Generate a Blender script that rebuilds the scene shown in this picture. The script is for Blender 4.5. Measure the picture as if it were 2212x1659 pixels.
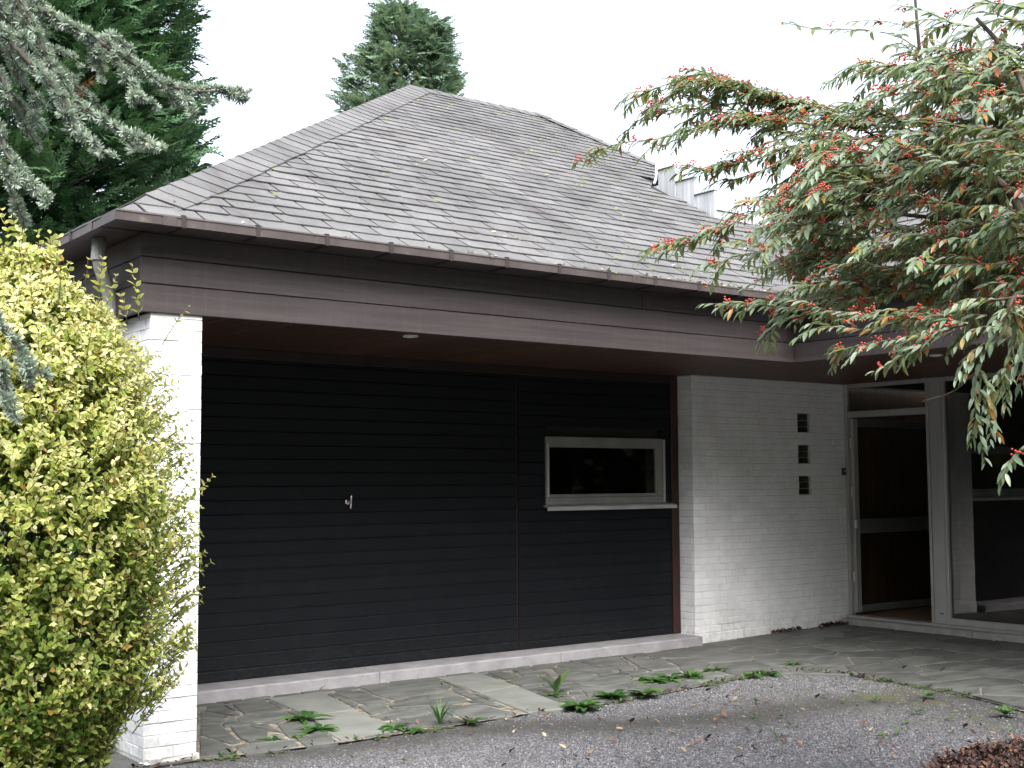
import bpy, math, random
import numpy as np
from mathutils import Vector, Matrix, noise as mnoise

SC = bpy.context.scene
for _o in list(bpy.data.objects):
    bpy.data.objects.remove(_o)
rnd = random.Random(7)
rng = np.random.default_rng(7)

# ------------------------------------------------------------------ camera, sky, sun, exposure
CF, CR, CU = Vector((0.59997, 0.79623, 0.07779)), Vector((0.79890, -0.60145, -0.00548)), Vector((-0.04242, -0.06543, 0.99695))
EYE = Vector((0.0, 0.0, 1.6))
FPX = 2713.77                      # focal length in pixels of a 2212 px wide picture
cam_d = bpy.data.cameras.new("camera")
cam_d.sensor_width = 36.0
cam_d.lens = FPX / 2212.0 * 36.0
cam_d.clip_start, cam_d.clip_end = 0.1, 2000.0
cam = bpy.data.objects.new("camera", cam_d)
SC.collection.objects.link(cam)
cam.matrix_world = Matrix(((CR.x, CU.x, -CF.x, EYE.x), (CR.y, CU.y, -CF.y, EYE.y), (CR.z, CU.z, -CF.z, EYE.z), (0, 0, 0, 1)))
SC.camera = cam

SUN_EL, SUN_AZ = math.radians(52), math.radians(208)      # high, behind the photographer's left shoulder
world = bpy.data.worlds.new("World")
SC.world = world
world.use_nodes = True
wn = world.node_tree
for n in list(wn.nodes):
    wn.nodes.remove(n)
w_out = wn.nodes.new("ShaderNodeOutputWorld")
w_bg = wn.nodes.new("ShaderNodeBackground")
w_sky = wn.nodes.new("ShaderNodeTexSky")
w_hsv = wn.nodes.new("ShaderNodeHueSaturation")
w_sky.sky_type = 'NISHITA'
w_sky.sun_disc = False
w_sky.sun_elevation = SUN_EL
w_sky.sun_rotation = SUN_AZ
w_sky.air_density, w_sky.dust_density, w_sky.ozone_density = 1.0, 6.0, 1.0
w_hsv.inputs['Saturation'].default_value = 0.46           # an overcast, milky sky
w_bg.inputs['Strength'].default_value = 0.14
wn.links.new(w_sky.outputs[0], w_hsv.inputs['Color'])
wn.links.new(w_hsv.outputs[0], w_bg.inputs['Color'])
wn.links.new(w_bg.outputs[0], w_out.inputs['Surface'])

sun_d = bpy.data.lights.new("sun", 'SUN')
sun_d.energy = 1.25
sun_d.angle = math.radians(50)
sun_d.color = (1.0, 0.985, 0.96)
sun = bpy.data.objects.new("sun", sun_d)
SC.collection.objects.link(sun)
sdir = Vector((math.sin(SUN_AZ) * math.cos(SUN_EL), math.cos(SUN_AZ) * math.cos(SUN_EL), math.sin(SUN_EL)))
sun.rotation_euler = sdir.to_track_quat('Z', 'Y').to_euler()
sun.location = (-6, -10, 20)

vs = SC.view_settings
vs.view_transform, vs.look, vs.gamma, vs.exposure = 'Standard', 'None', 1.0, 1.95
vs.use_curve_mapping = False
SC.cycles.use_denoising = True
SC.cycles.max_bounces = 8
SC.cycles.transparent_max_bounces = 12

# ------------------------------------------------------------------ helpers
def ray(px, py):
    return CF + CR * ((px - 1106) / FPX) + CU * ((829.5 - py) / FPX)
def at_dist(px, py, d):            # the point d metres from the camera in that direction
    return EYE + ray(px, py).normalized() * d
def on_ground(px, py, z=0.0):
    r = ray(px, py)
    return EYE + r * ((z - EYE.z) / r.z)
def project(p):
    v = Vector(p) - EYE
    z = v.dot(CF)
    if z <= 0.05:
        return None
    return 1106 + FPX * v.dot(CR) / z, 829.5 - FPX * v.dot(CU) / z, z

WORLD = {}                          # object -> world origin (no parent is ever rotated or scaled)
def link(o, parent=None, at=(0, 0, 0)):
    SC.collection.objects.link(o)
    at = Vector(at)
    WORLD[o.name] = at
    if parent is not None:
        o.parent = parent
        o.location = at - WORLD[parent.name]
    else:
        o.location = at
    return o
def tag(o, label, cat, group=None, kind=None):
    o['label'] = label
    o['category'] = cat
    if group: o['group'] = group
    if kind: o['kind'] = kind
    return o
def thing(name, at, label, cat, group=None):
    o = bpy.data.objects.new(name, None)
    o.empty_display_size = 0.2
    link(o, None, at)
    return tag(o, label, cat, group)
def part_root(name, parent, at):
    o = bpy.data.objects.new(name, None)
    o.empty_display_size = 0.1
    return link(o, parent, at)

class MB:
    def __init__(s):
        s.v, s.f = [], []
    def add(s, vs, fs):
        b = len(s.v)
        s.v += [tuple(v) for v in vs]
        s.f += [tuple(i + b for i in f) for f in fs]
        return s
    def box(s, a, b, bev=0.0):
        x0, y0, z0 = a; x1, y1, z1 = b
        if x0 > x1: x0, x1 = x1, x0
        if y0 > y1: y0, y1 = y1, y0
        if z0 > z1: z0, z1 = z1, z0
        if bev <= 0:
            s.add([(x0,y0,z0),(x1,y0,z0),(x1,y1,z0),(x0,y1,z0),(x0,y0,z1),(x1,y0,z1),(x1,y1,z1),(x0,y1,z1)],
                  [(0,3,2,1),(4,5,6,7),(0,1,5,4),(1,2,6,5),(2,3,7,6),(3,0,4,7)])
        else:
            bev = min(bev, (x1-x0)*.45, (y1-y0)*.45, (z1-z0)*.45)
            vs = []
            for sx in (0, 1):
                for sy in (0, 1):
                    for sz in (0, 1):
                        X, Y, Z = (x1 if sx else x0), (y1 if sy else y0), (z1 if sz else z0)
                        dx, dy, dz = (-bev if sx else bev), (-bev if sy else bev), (-bev if sz else bev)
                        vs += [(X, Y+dy, Z+dz), (X+dx, Y, Z+dz), (X+dx, Y+dy, Z)]
            I = lambda sx, sy, sz, k: (sx*4 + sy*2 + sz)*3 + k
            fs = []
            fs.append((I(0,0,0,0), I(0,0,1,0), I(0,1,1,0), I(0,1,0,0)))
            fs.append((I(1,0,0,0), I(1,1,0,0), I(1,1,1,0), I(1,0,1,0)))
            fs.append((I(0,0,0,1), I(1,0,0,1), I(1,0,1,1), I(0,0,1,1)))
            fs.append((I(0,1,0,1), I(0,1,1,1), I(1,1,1,1), I(1,1,0,1)))
            fs.append((I(0,0,0,2), I(0,1,0,2), I(1,1,0,2), I(1,0,0,2)))
            fs.append((I(0,0,1,2), I(1,0,1,2), I(1,1,1,2), I(0,1,1,2)))
            for a_ in (0, 1):
                for b_ in (0, 1):
                    fs.append((I(a_,b_,0,0), I(a_,b_,0,1), I(a_,b_,1,1), I(a_,b_,1,0)))
                    fs.append((I(a_,0,b_,0), I(a_,0,b_,2), I(a_,1,b_,2), I(a_,1,b_,0)))
                    fs.append((I(0,a_,b_,1), I(0,a_,b_,2), I(1,a_,b_,2), I(1,a_,b_,1)))
            for a_ in (0, 1):
                for b_ in (0, 1):
                    for c_ in (0, 1):
                        fs.append((I(a_,b_,c_,0), I(a_,b_,c_,1), I(a_,b_,c_,2)))
            s.add(vs, fs)
        return s
    def prism(s, poly, z0, z1, inset=0.0, drop=0.0):
        n = len(poly)
        if inset > 0:
            c = np.mean(np.array(poly), axis=0)
            top = []
            for p in poly:
                d = np.array(p) - c
                L = np.linalg.norm(d)
                top.append(tuple(c + d * max(0.2, (L - inset) / L)))
        else:
            top = poly
        vs = [(p[0], p[1], z0) for p in poly] + [(p[0], p[1], z1 - drop) for p in poly] + [(p[0], p[1], z1) for p in top]
        fs = [tuple(range(n))[::-1], tuple(range(2*n, 3*n))]
        for i in range(n):
            j = (i + 1) % n
            fs += [(i, j, n + j, n + i), (n + i, n + j, 2*n + j, 2*n + i)]
        return s.add(vs, fs)
    def tube(s, pts, radii, seg=7, cap=True):
        pts = [Vector(p) for p in pts]
        n = len(pts)
        b = len(s.v)
        up = None
        for i, p in enumerate(pts):
            t = (pts[min(i+1, n-1)] - pts[max(i-1, 0)])
            t = t.normalized() if t.length > 1e-9 else Vector((0, 0, 1))
            if up is None:
                up = t.orthogonal().normalized()
            else:
                up = (up - t * up.dot(t))
                up = up.normalized() if up.length > 1e-6 else t.orthogonal().normalized()
            side = t.cross(up)
            r = radii[i] if hasattr(radii, '__len__') else radii
            for k in range(seg):
                a = 2 * math.pi * k / seg
                s.v.append(tuple(p + up * (r * math.cos(a)) + side * (r * math.sin(a))))
        for i in range(n - 1):
            for k in range(seg):
                k2 = (k + 1) % seg
                s.f.append((b + i*seg + k, b + i*seg + k2, b + (i+1)*seg + k2, b + (i+1)*seg + k))
        if cap:
            s.f.append(tuple(b + k for k in range(seg))[::-1])
            s.f.append(tuple(b + (n-1)*seg + k for k in range(seg)))
        return s
    def lathe(s, c, axis, prof, seg=16):
        axis = Vector(axis).normalized()
        u = axis.orthogonal().normalized(); w = axis.cross(u)
        b = len(s.v); c = Vector(c)
        for (h, r) in prof:
            for k in range(seg):
                a = 2*math.pi*k/seg
                s.v.append(tuple(c + axis*h + u*(r*math.cos(a)) + w*(r*math.sin(a))))
        for i in range(len(prof)-1):
            for k in range(seg):
                k2 = (k+1) % seg
                s.f.append((b+i*seg+k, b+i*seg+k2, b+(i+1)*seg+k2, b+(i+1)*seg+k))
        s.f.append(tuple(b+k for k in range(seg))[::-1])
        s.f.append(tuple(b+(len(prof)-1)*seg+k for k in range(seg)))
        return s
    def build(s, name, mat, parent=None, smooth=False, kind=None, origin=None):
        V = np.array(s.v, dtype=float)
        if origin is None:
            origin = (V.min(0) + V.max(0)) / 2
        origin = np.array(origin, dtype=float)
        me = bpy.data.meshes.new(name)
        me.from_pydata((V - origin).tolist(), [], s.f)
        me.materials.append(mat)
        if smooth:
            me.polygons.foreach_set('use_smooth', [True] * len(me.polygons))
        me.update()
        o = bpy.data.objects.new(name, me)
        if kind: o['kind'] = kind
        return link(o, parent, origin)

def np_mesh(name, V, F, mat, tint=None, smooth=False, rim=None):
    """one mesh from numpy arrays; F is (n,3) or (n,4)"""
    me = bpy.data.meshes.new(name)
    n, k = F.shape
    me.vertices.add(len(V)); me.vertices.foreach_set('co', np.ascontiguousarray(V, dtype=np.float32).ravel())
    me.loops.add(n * k); me.loops.foreach_set('vertex_index', np.ascontiguousarray(F, dtype=np.int32).ravel())
    me.polygons.add(n)
    me.polygons.foreach_set('loop_start', np.arange(0, n*k, k, dtype=np.int32))
    me.polygons.foreach_set('loop_total', np.full(n, k, dtype=np.int32))
    if smooth:
        me.polygons.foreach_set('use_smooth', np.ones(n, dtype=bool))
    me.materials.append(mat)
    if tint is not None:
        a = me.attributes.new('tint', 'FLOAT', 'FACE')
        a.data.foreach_set('value', np.ascontiguousarray(tint, dtype=np.float32))
    if rim is not None:
        a = me.attributes.new('rim', 'FLOAT', 'POINT')
        a.data.foreach_set('value', np.ascontiguousarray(rim, dtype=np.float32))
    me.update(calc_edges=True)
    return me
def inst_mesh(name, tv, tf, mats3, locs, mat, tint=None, smooth=False, origin=(0, 0, 0), rim=None):
    """many copies of a small template (tv verts, tf faces) joined into one mesh"""
    M = np.asarray(mats3); L = np.asarray(locs) - np.asarray(origin)
    V = np.einsum('nij,vj->nvi', M, tv) + L[:, None, :]
    nV = len(tv)
    F = (tf[None, :, :] + (np.arange(len(L)) * nV)[:, None, None]).reshape(-1, tf.shape[1])
    t = None
    if tint is not None:
        t = np.repeat(np.asarray(tint), len(tf))
    return np_mesh(name, V.reshape(-1, 3), F, mat, t, smooth, None if rim is None else np.tile(rim, len(L)))
def basis(x, n):
    """3x3 matrices (columns x, y, z) from row arrays of x directions and approximate normals"""
    x = x / np.linalg.norm(x, axis=1, keepdims=True)
    n = n - x * (n * x).sum(1, keepdims=True)
    n = n / (np.linalg.norm(n, axis=1, keepdims=True) + 1e-9)
    y = np.cross(n, x)
    return np.stack([x, y, n], axis=2)

# ------------------------------------------------------------------ materials
def node(nt, typ, **kw):
    n = nt.nodes.new(typ)
    for k, v in kw.items():
        if k in n.inputs: n.inputs[k].default_value = v
        else: setattr(n, k, v)
    return n
def new_mat(name):
    m = bpy.data.materials.new(name)
    m.use_nodes = True
    nt = m.node_tree
    for n in list(nt.nodes): nt.nodes.remove(n)
    out = nt.nodes.new("ShaderNodeOutputMaterial")
    return m, nt, out
def ramp(nt, fac, stops):
    r = nt.nodes.new("ShaderNodeValToRGB")
    e = r.color_ramp.elements
    while len(e) < len(stops): e.new(0.5)
    for i, (p, c) in enumerate(stops):
        e[i].position = p
        e[i].color = (c[0], c[1], c[2], 1)
    if fac is not None: nt.links.new(fac, r.inputs[0])
    return r
def pos_noise(nt, scale, stretch=(1, 1, 1), detail=4, rough=0.55):
    g = nt.nodes.new("ShaderNodeNewGeometry")
    mp = nt.nodes.new("ShaderNodeMapping")
    mp.inputs['Scale'].default_value = stretch
    nt.links.new(g.outputs['Position'], mp.inputs['Vector'])
    n = node(nt, "ShaderNodeTexNoise", Scale=scale, Detail=detail, Roughness=rough)
    nt.links.new(mp.outputs[0], n.inputs['Vector'])
    return n.outputs['Fac']
def mix(nt, fac, a, b, mode='MIX'):
    m = nt.nodes.new("ShaderNodeMix")
    m.data_type = 'RGBA'; m.blend_type = mode
    for sock, val in ((m.inputs[0], fac), (m.inputs[6], a), (m.inputs[7], b)):
        if hasattr(val, 'is_linked') or isinstance(val, bpy.types.NodeSocket): nt.links.new(val, sock)
        elif isinstance(val, (int, float)): sock.default_value = val
        else: sock.default_value = (*val[:3], 1)
    return m.outputs[2]
def math_n(nt, op, a, b=None, clamp=False):
    m = nt.nodes.new("ShaderNodeMath"); m.operation = op; m.use_clamp = clamp
    for i, v in enumerate((a, b)):
        if v is None: continue
        if isinstance(v, (int, float)): m.inputs[i].default_value = v
        else: nt.links.new(v, m.inputs[i])
    return m.outputs[0]
def pmat(name, c1, c2, scale=8, stretch=(1, 1, 1), rough=0.6, bump=0.0, bscale=60, bstretch=None, var=0.0,
         metal=0.0, spec=0.5, lo=0.35, hi=0.65, spots=None, bdist=0.004, rough2=None):
    m, nt, out = new_mat(name)
    p = nt.nodes.new("ShaderNodeBsdfPrincipled")
    f = pos_noise(nt, scale, stretch)
    col = ramp(nt, f, [(lo, c1), (hi, c2)]).outputs[0]
    if spots:
        sc_, th, colr, amt = spots
        f2 = pos_noise(nt, sc_, (1, 1, 1), 6, 0.65)
        k = ramp(nt, f2, [(th, (0, 0, 0)), (min(1, th + 0.09), (amt,) * 3)]).outputs[0]
        col = mix(nt, k, col, colr)
    if var:
        oi = nt.nodes.new("ShaderNodeObjectInfo")
        at = nt.nodes.new("ShaderNodeAttribute"); at.attribute_name = 'tint'
        r = math_n(nt, 'FRACT', math_n(nt, 'ADD', oi.outputs['Random'], at.outputs['Fac']))
        k = math_n(nt, 'ADD', math_n(nt, 'MULTIPLY', r, 2 * var), 1 - var)
        cb = nt.nodes.new("ShaderNodeCombineColor")
        for i in range(3): nt.links.new(k, cb.inputs[i])
        col = mix(nt, 1.0, col, cb.outputs[0], 'MULTIPLY')
    nt.links.new(col, p.inputs['Base Color'])
    p.inputs['Roughness'].default_value = rough
    if rough2 is not None:
        rr = math_n(nt, 'ADD', math_n(nt, 'MULTIPLY', f, rough2 - rough), rough)
        nt.links.new(rr, p.inputs['Roughness'])
    p.inputs['Metallic'].default_value = metal
    p.inputs['Specular IOR Level'].default_value = spec
    if bump > 0:
        b = nt.nodes.new("ShaderNodeBump")
        b.inputs['Strength'].default_value = bump
        b.inputs['Distance'].default_value = bdist
        nt.links.new(pos_noise(nt, bscale, bstretch or stretch, 5, 0.6), b.inputs['Height'])
        nt.links.new(b.outputs[0], p.inputs['Normal'])
    nt.links.new(p.outputs[0], out.inputs['Surface'])
    return m
def weather(m, colr, zlo, zhi, scale, stretch, lo, hi, amt):
    """dust, splash or run marks: noise-shaped stains, limited to heights between zlo (full) and zhi (none)"""
    nt = m.node_tree
    p = [n for n in nt.nodes if n.type == 'BSDF_PRINCIPLED'][0]
    src = p.inputs['Base Color'].links[0].from_socket
    g = nt.nodes.new("ShaderNodeNewGeometry"); s = nt.nodes.new("ShaderNodeSeparateXYZ")
    nt.links.new(g.outputs['Position'], s.inputs[0])
    k = math_n(nt, 'DIVIDE', math_n(nt, 'SUBTRACT', zhi, s.outputs[2]), zhi - zlo, True)
    f = ramp(nt, pos_noise(nt, scale, stretch, 6, .65), [(lo, (0, 0, 0)), (hi, (amt,)*3)]).outputs[0]
    nt.links.new(mix(nt, math_n(nt, 'MULTIPLY', f, k), src, colr), p.inputs['Base Color'])
def leaf_mat(name, stops, under, rough=0.45, trans=0.3, spec=0.4, trans_gain=1.3, heart=None):
    m, nt, out = new_mat(name)
    oi = nt.nodes.new("ShaderNodeObjectInfo")
    a1 = nt.nodes.new("ShaderNodeAttribute"); a1.attribute_name = 'tint'
    a2 = nt.nodes.new("ShaderNodeAttribute"); a2.attribute_name = 'tint'; a2.attribute_type = 'OBJECT'
    t = math_n(nt, 'ADD', a1.outputs['Fac'], a2.outputs['Fac'], True)
    col = ramp(nt, t, stops).outputs[0]
    if heart:                                    # variegated: a green heart inside a pale margin
        rm = nt.nodes.new('ShaderNodeAttribute'); rm.attribute_name = 'rim'
        hk = math_n(nt, 'MULTIPLY', math_n(nt, 'SUBTRACT', 1.0, math_n(nt, 'MULTIPLY', rm.outputs['Fac'], 1.35), True), heart[1])
        col = mix(nt, hk, col, heart[0])
    g = nt.nodes.new("ShaderNodeNewGeometry")
    col2 = mix(nt, math_n(nt, 'MULTIPLY', g.outputs['Backfacing'], under[1]), col, under[0]) if under else col
    p = nt.nodes.new("ShaderNodeBsdfPrincipled")
    p.inputs['Roughness'].default_value = rough
    p.inputs['Specular IOR Level'].default_value = spec
    nt.links.new(col2, p.inputs['Base Color'])
    tr = nt.nodes.new("ShaderNodeBsdfTranslucent")
    nt.links.new(mix(nt, 1.0, col, (trans_gain, trans_gain, trans_gain * 0.6), 'MULTIPLY'), tr.inputs['Color'])
    mx = nt.nodes.new("ShaderNodeMixShader")
    mx.inputs[0].default_value = trans
    nt.links.new(p.outputs[0], mx.inputs[1]); nt.links.new(tr.outputs[0], mx.inputs[2])
    nt.links.new(mx.outputs[0], out.inputs['Surface'])
    return m
def glass_mat(name, tintc=(0.75, 0.8, 0.78), gain=1.6):
    m, nt, out = new_mat(name)
    fr = nt.nodes.new("ShaderNodeFresnel"); fr.inputs['IOR'].default_value = 1.5
    gb = nt.nodes.new("ShaderNodeNewGeometry")
    k = math_n(nt, 'MULTIPLY', math_n(nt, 'MULTIPLY', fr.outputs[0], gain, True), math_n(nt, 'SUBTRACT', 1.0, gb.outputs['Backfacing']))
    tr = nt.nodes.new("ShaderNodeBsdfTransparent"); tr.inputs[0].default_value = (*tintc, 1)
    gl = nt.nodes.new("ShaderNodeBsdfGlossy"); gl.inputs['Roughness'].default_value = 0.01
    mx = nt.nodes.new("ShaderNodeMixShader")
    nt.links.new(k, mx.inputs[0]); nt.links.new(tr.outputs[0], mx.inputs[1]); nt.links.new(gl.outputs[0], mx.inputs[2])
    nt.links.new(mx.outputs[0], out.inputs['Surface'])
    return m

m_brick = pmat("white_painted_brick", (.665, .675, .70), (.76, .77, .795), 5, rough=.55, bump=.5, bscale=90, var=.05,
               spots=(23, .66, (.42, .40, .36), .55))
m_joint = pmat("painted_mortar", (.46, .455, .44), (.62, .615, .60), 14, rough=.8, bump=.4, bscale=120)
m_plinth = pmat("weathered_plinth", (.30, .29, .27), (.55, .54, .52), 16, rough=.85, bump=.6, bscale=70)
m_board = pmat("black_stained_board", (.0016, .0028, .0048), (.0030, .0046, .0074), 6, (.35, 1, 14), rough=.48, rough2=.66, bump=.30,
               bscale=24, bstretch=(.4, 1, 22), var=.18, spec=.28, spots=(30, .70, (.012, .013, .014), .5))
m_redtrim = pmat("mahogany_trim", (.018, .0048, .0035), (.036, .0085, .006), 10, (1, 1, .3), rough=.5)
m_fascia = pmat("purple_brown_stained_board", (.034, .0265, .0275), (.054, .043, .0445), 4, (.30, .30, 9), rough=.6, bump=.4, bscale=14,
                bstretch=(.5, .5, 30), var=.10, spots=(34, .70, (.15, .13, .125), .4))
m_header = pmat("dark_header", (.010, .0045, .0035), (.018, .0075, .0055), 8, rough=.6)
m_soffit = pmat("mahogany_soffit", (.048, .021, .014), (.088, .040, .025), 5, (7, .5, 1), rough=.5, bump=.3, bscale=30, bstretch=(9, .6, 1), var=.28)
m_gutter = pmat("brown_gutter", (.050, .041, .041), (.070, .058, .058), 6, rough=.45, spots=(18, .62, (.16, .17, .10), .5))
m_bracket = pmat("gutter_bracket", (.022, .018, .017), (.036, .029, .028), 9, rough=.5)
m_pipe = pmat("grey_downpipe", (.22, .22, .215), (.30, .30, .29), 5, rough=.45)
m_zinc = pmat("weathered_zinc", (.34, .36, .385), (.52, .54, .57), 3, (9, 9, .5), rough=.42, metal=.25, bump=.05, bscale=8)
m_zedge = pmat("zinc_edge", (.12, .12, .13), (.2, .2, .21), 9, rough=.5)
m_alu = pmat("satin_aluminium", (.36, .36, .355), (.44, .44, .435), 5, (1, 1, .2), rough=.42, metal=.35)
m_alu_w = pmat("dull_window_metal", (.21, .21, .205), (.27, .27, .265), 5, (1, 1, .2), rough=.42, metal=.3)
m_alu_d = pmat("dark_aluminium", (.14, .145, .145), (.19, .195, .195), 5, (1, 1, .2), rough=.45, metal=.3)
m_alu_b = pmat("bright_aluminium", (.62, .63, .64), (.74, .75, .76), 5, rough=.3, metal=.6)
m_chrome = pmat("chrome", (.7, .7, .7), (.8, .8, .8), 5, rough=.16, metal=1.0)
m_stone = pmat("bluestone_kerb", (.235, .23, .245), (.31, .305, .32), 7, rough=.6, bump=.35, bscale=120, spots=(45, .68, (.62, .62, .62), .45))
m_step = pmat("pale_doorstep", (.24, .24, .24), (.33, .33, .33), 10, rough=.7, bump=.4, bscale=120)
m_flag = pmat("slate_flag", (.049, .0525, .049), (.097, .101, .096), 3.2, (1, 2.6, 1), rough=.62, rough2=.8, bump=.55, bscale=13, var=.22,
              spots=(9, .60, (.20, .20, .175), .4), bdist=.008)
m_slab = pmat("pale_slab", (.118, .126, .114), (.158, .167, .153), 4, rough=.7, bump=.4, bscale=22, var=.05, spots=(24, .66, (.16, .17, .15), .5))
m_grout = pmat("sandy_joint", (.12, .112, .088), (.23, .215, .175), 11, rough=.95, bump=.8, bscale=70, spots=(13, .50, (.055, .045, .033), .9))
m_reveal = pmat("shaded_reveal", (.035, .036, .030), (.085, .085, .072), 30, rough=.9, bump=.5, bscale=70)  # reveal colour darkened to hold the shade of the niches
m_soil = pmat("damp_soil", (.022, .017, .012), (.05, .042, .03), 9, rough=.95, bump=1, bscale=30, bdist=.02)
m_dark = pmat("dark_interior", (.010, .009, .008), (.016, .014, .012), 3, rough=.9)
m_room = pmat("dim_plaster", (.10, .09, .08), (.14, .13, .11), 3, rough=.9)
m_panel = pmat("brown_wall_panel", (.075, .040, .020), (.12, .066, .033), 4, (6, 6, .5), rough=.5, bump=.2, bscale=30, bstretch=(12, 12, .6), var=.12)
m_floorb = pmat("hall_floor", (.16, .10, .06), (.22, .14, .09), 5, rough=.5)
m_rubber = pmat("black_plastic", (.012, .012, .012), (.02, .02, .02), 5, rough=.45)
m_lens = pmat("opal_lens", (.55, .56, .54), (.66, .67, .65), 5, rough=.35)
m_bark = pmat("brown_bark", (.035, .029, .022), (.075, .062, .048), 22, (1, 1, .3), rough=.9, bump=.8, bscale=45, bdist=.01)
m_barkgreen = pmat("mossy_bark", (.045, .044, .020), (.105, .098, .048), 16, (1, 1, .4), rough=.9, bump=.8, bscale=45, bdist=.01)
m_barkpale = pmat("pale_bark", (.20, .16, .13), (.32, .27, .23), 16, (1, 1, .4), rough=.9, bump=.5, bscale=40)
m_twig = pmat("twig", (.045, .030, .020), (.095, .060, .040), 25, rough=.8)
m_cedartwig = pmat("grey_cedar_twig", (.075, .066, .058), (.13, .115, .10), 25, rough=.85)
m_glass = glass_mat("window_glass", (.55, .58, .56), 3.0)
m_winglass = glass_mat("garage_window_glass", (.60, .62, .58), 1.1)
m_doorglass = glass_mat("door_glass", (.90, .92, .90), 1.0)

m_cot = leaf_mat("cotoneaster_leaf", [(0, (.075, .130, .068)), (.30, (.150, .215, .135)), (.55, (.245, .305, .235)), (.74, (.16, .20, .06)),
                                      (.84, (.19, .19, .05)), (.92, (.32, .16, .04)), (1, (.25, .06, .035))],
                 ((.19, .225, .08), .75), rough=.40, trans=.42, spec=.5)  # pale stops have the sky's sheen on the leaf tops coloured in
m_berry = pmat("red_berry", (.27, .026, .018), (.42, .066, .040), 90, rough=.3, spec=.5)
m_priv = leaf_mat("privet_leaf", [(0, (.040, .092, .018)), (.20, (.085, .170, .030)), (.40, (.19, .27, .055)), (.60, (.42, .45, .12)),
                                  (.82, (.56, .55, .23)), (.93, (.66, .64, .36)), (1, (.32, .17, .05))],
                  ((.25, .30, .09), .5), rough=.5, trans=.42, spec=.3, heart=((.14, .24, .042), .58))
m_needle = leaf_mat("blue_needle", [(0, (.18, .24, .205)), (.5, (.30, .37, .315)), (.8, (.39, .46, .38)), (1, (.47, .50, .36))], None, rough=.5, trans=.15)
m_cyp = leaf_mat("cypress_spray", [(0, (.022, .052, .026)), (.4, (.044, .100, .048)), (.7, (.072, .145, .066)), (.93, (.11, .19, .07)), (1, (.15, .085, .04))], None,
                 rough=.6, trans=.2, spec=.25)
m_cyp2 = leaf_mat("bluish_cypress_spray", [(0, (.10, .165, .12)), (.5, (.16, .24, .18)), (.85, (.22, .30, .215)), (1, (.22, .19, .10))], None,
                  rough=.6, trans=.25, spec=.25)
m_weed = leaf_mat("weed_leaf", [(0, (.024, .066, .018)), (.6, (.052, .122, .034)), (1, (.12, .19, .06))], ((.10, .18, .08), .5), rough=.45, trans=.3)
m_fl_y = leaf_mat("yellow_dead_leaf", [(0, (.19, .12, .050)), (.6, (.34, .25, .135)), (1, (.44, .37, .24))], None, rough=.6, trans=.1)
m_fl_r = leaf_mat("dark_red_dead_leaf", [(0, (.022, .008, .009)), (.6, (.048, .016, .017)), (1, (.085, .032, .028))], None, rough=.55, trans=.05)
m_fl_o = leaf_mat("orange_dead_leaf", [(0, (.085, .035, .018)), (.6, (.16, .075, .038)), (1, (.24, .13, .075))], None, rough=.6, trans=.1)
m_litter = leaf_mat("leaf_litter", [(0, (.014, .006, .005)), (.5, (.040, .013, .009)), (.8, (.075, .026, .014)), (.95, (.15, .065, .032)), (1, (.28, .18, .10))], None, rough=.6, trans=.05)
m_moss_dark = pmat("dark_moss", (.022, .030, .010), (.060, .075, .022), 60, rough=.95, bump=.8, bscale=300)
m_moss = pmat("moss", (.10, .13, .03), (.21, .24, .06), 60, rough=.95, bump=.8, bscale=300)

weather(m_board, (.030, .029, .026), .10, .42, 26, (1, 1, 1.6), .48, .66, .55)
weather(m_board, (.011, .012, .013), -9, 9, 7, (1.2, 1, .5), .50, .72, .8)
weather(m_fascia, (.085, .076, .078), -9, 12, 16, (1.6, 1.6, .12), .52, .70, .45)
weather(m_fascia, (.022, .018, .020), -9, 12, 11, (2.2, 2.2, .16), .54, .70, .5)
weather(m_brick, (.30, .31, .25), -.05, .32, 18, (1, 1, .8), .44, .64, .7)
weather(m_brick, (.46, .46, .44), -9, 12, 9, (3, 3, .35), .58, .72, .35)
weather(m_gutter, (.11, .105, .085), -9, 12, 14, (2.4, 2.4, .3), .52, .68, .5)
weather(m_stone, (.13, .13, .12), -9, 9, 9, (1, 1, 1), .50, .66, .55)

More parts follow.
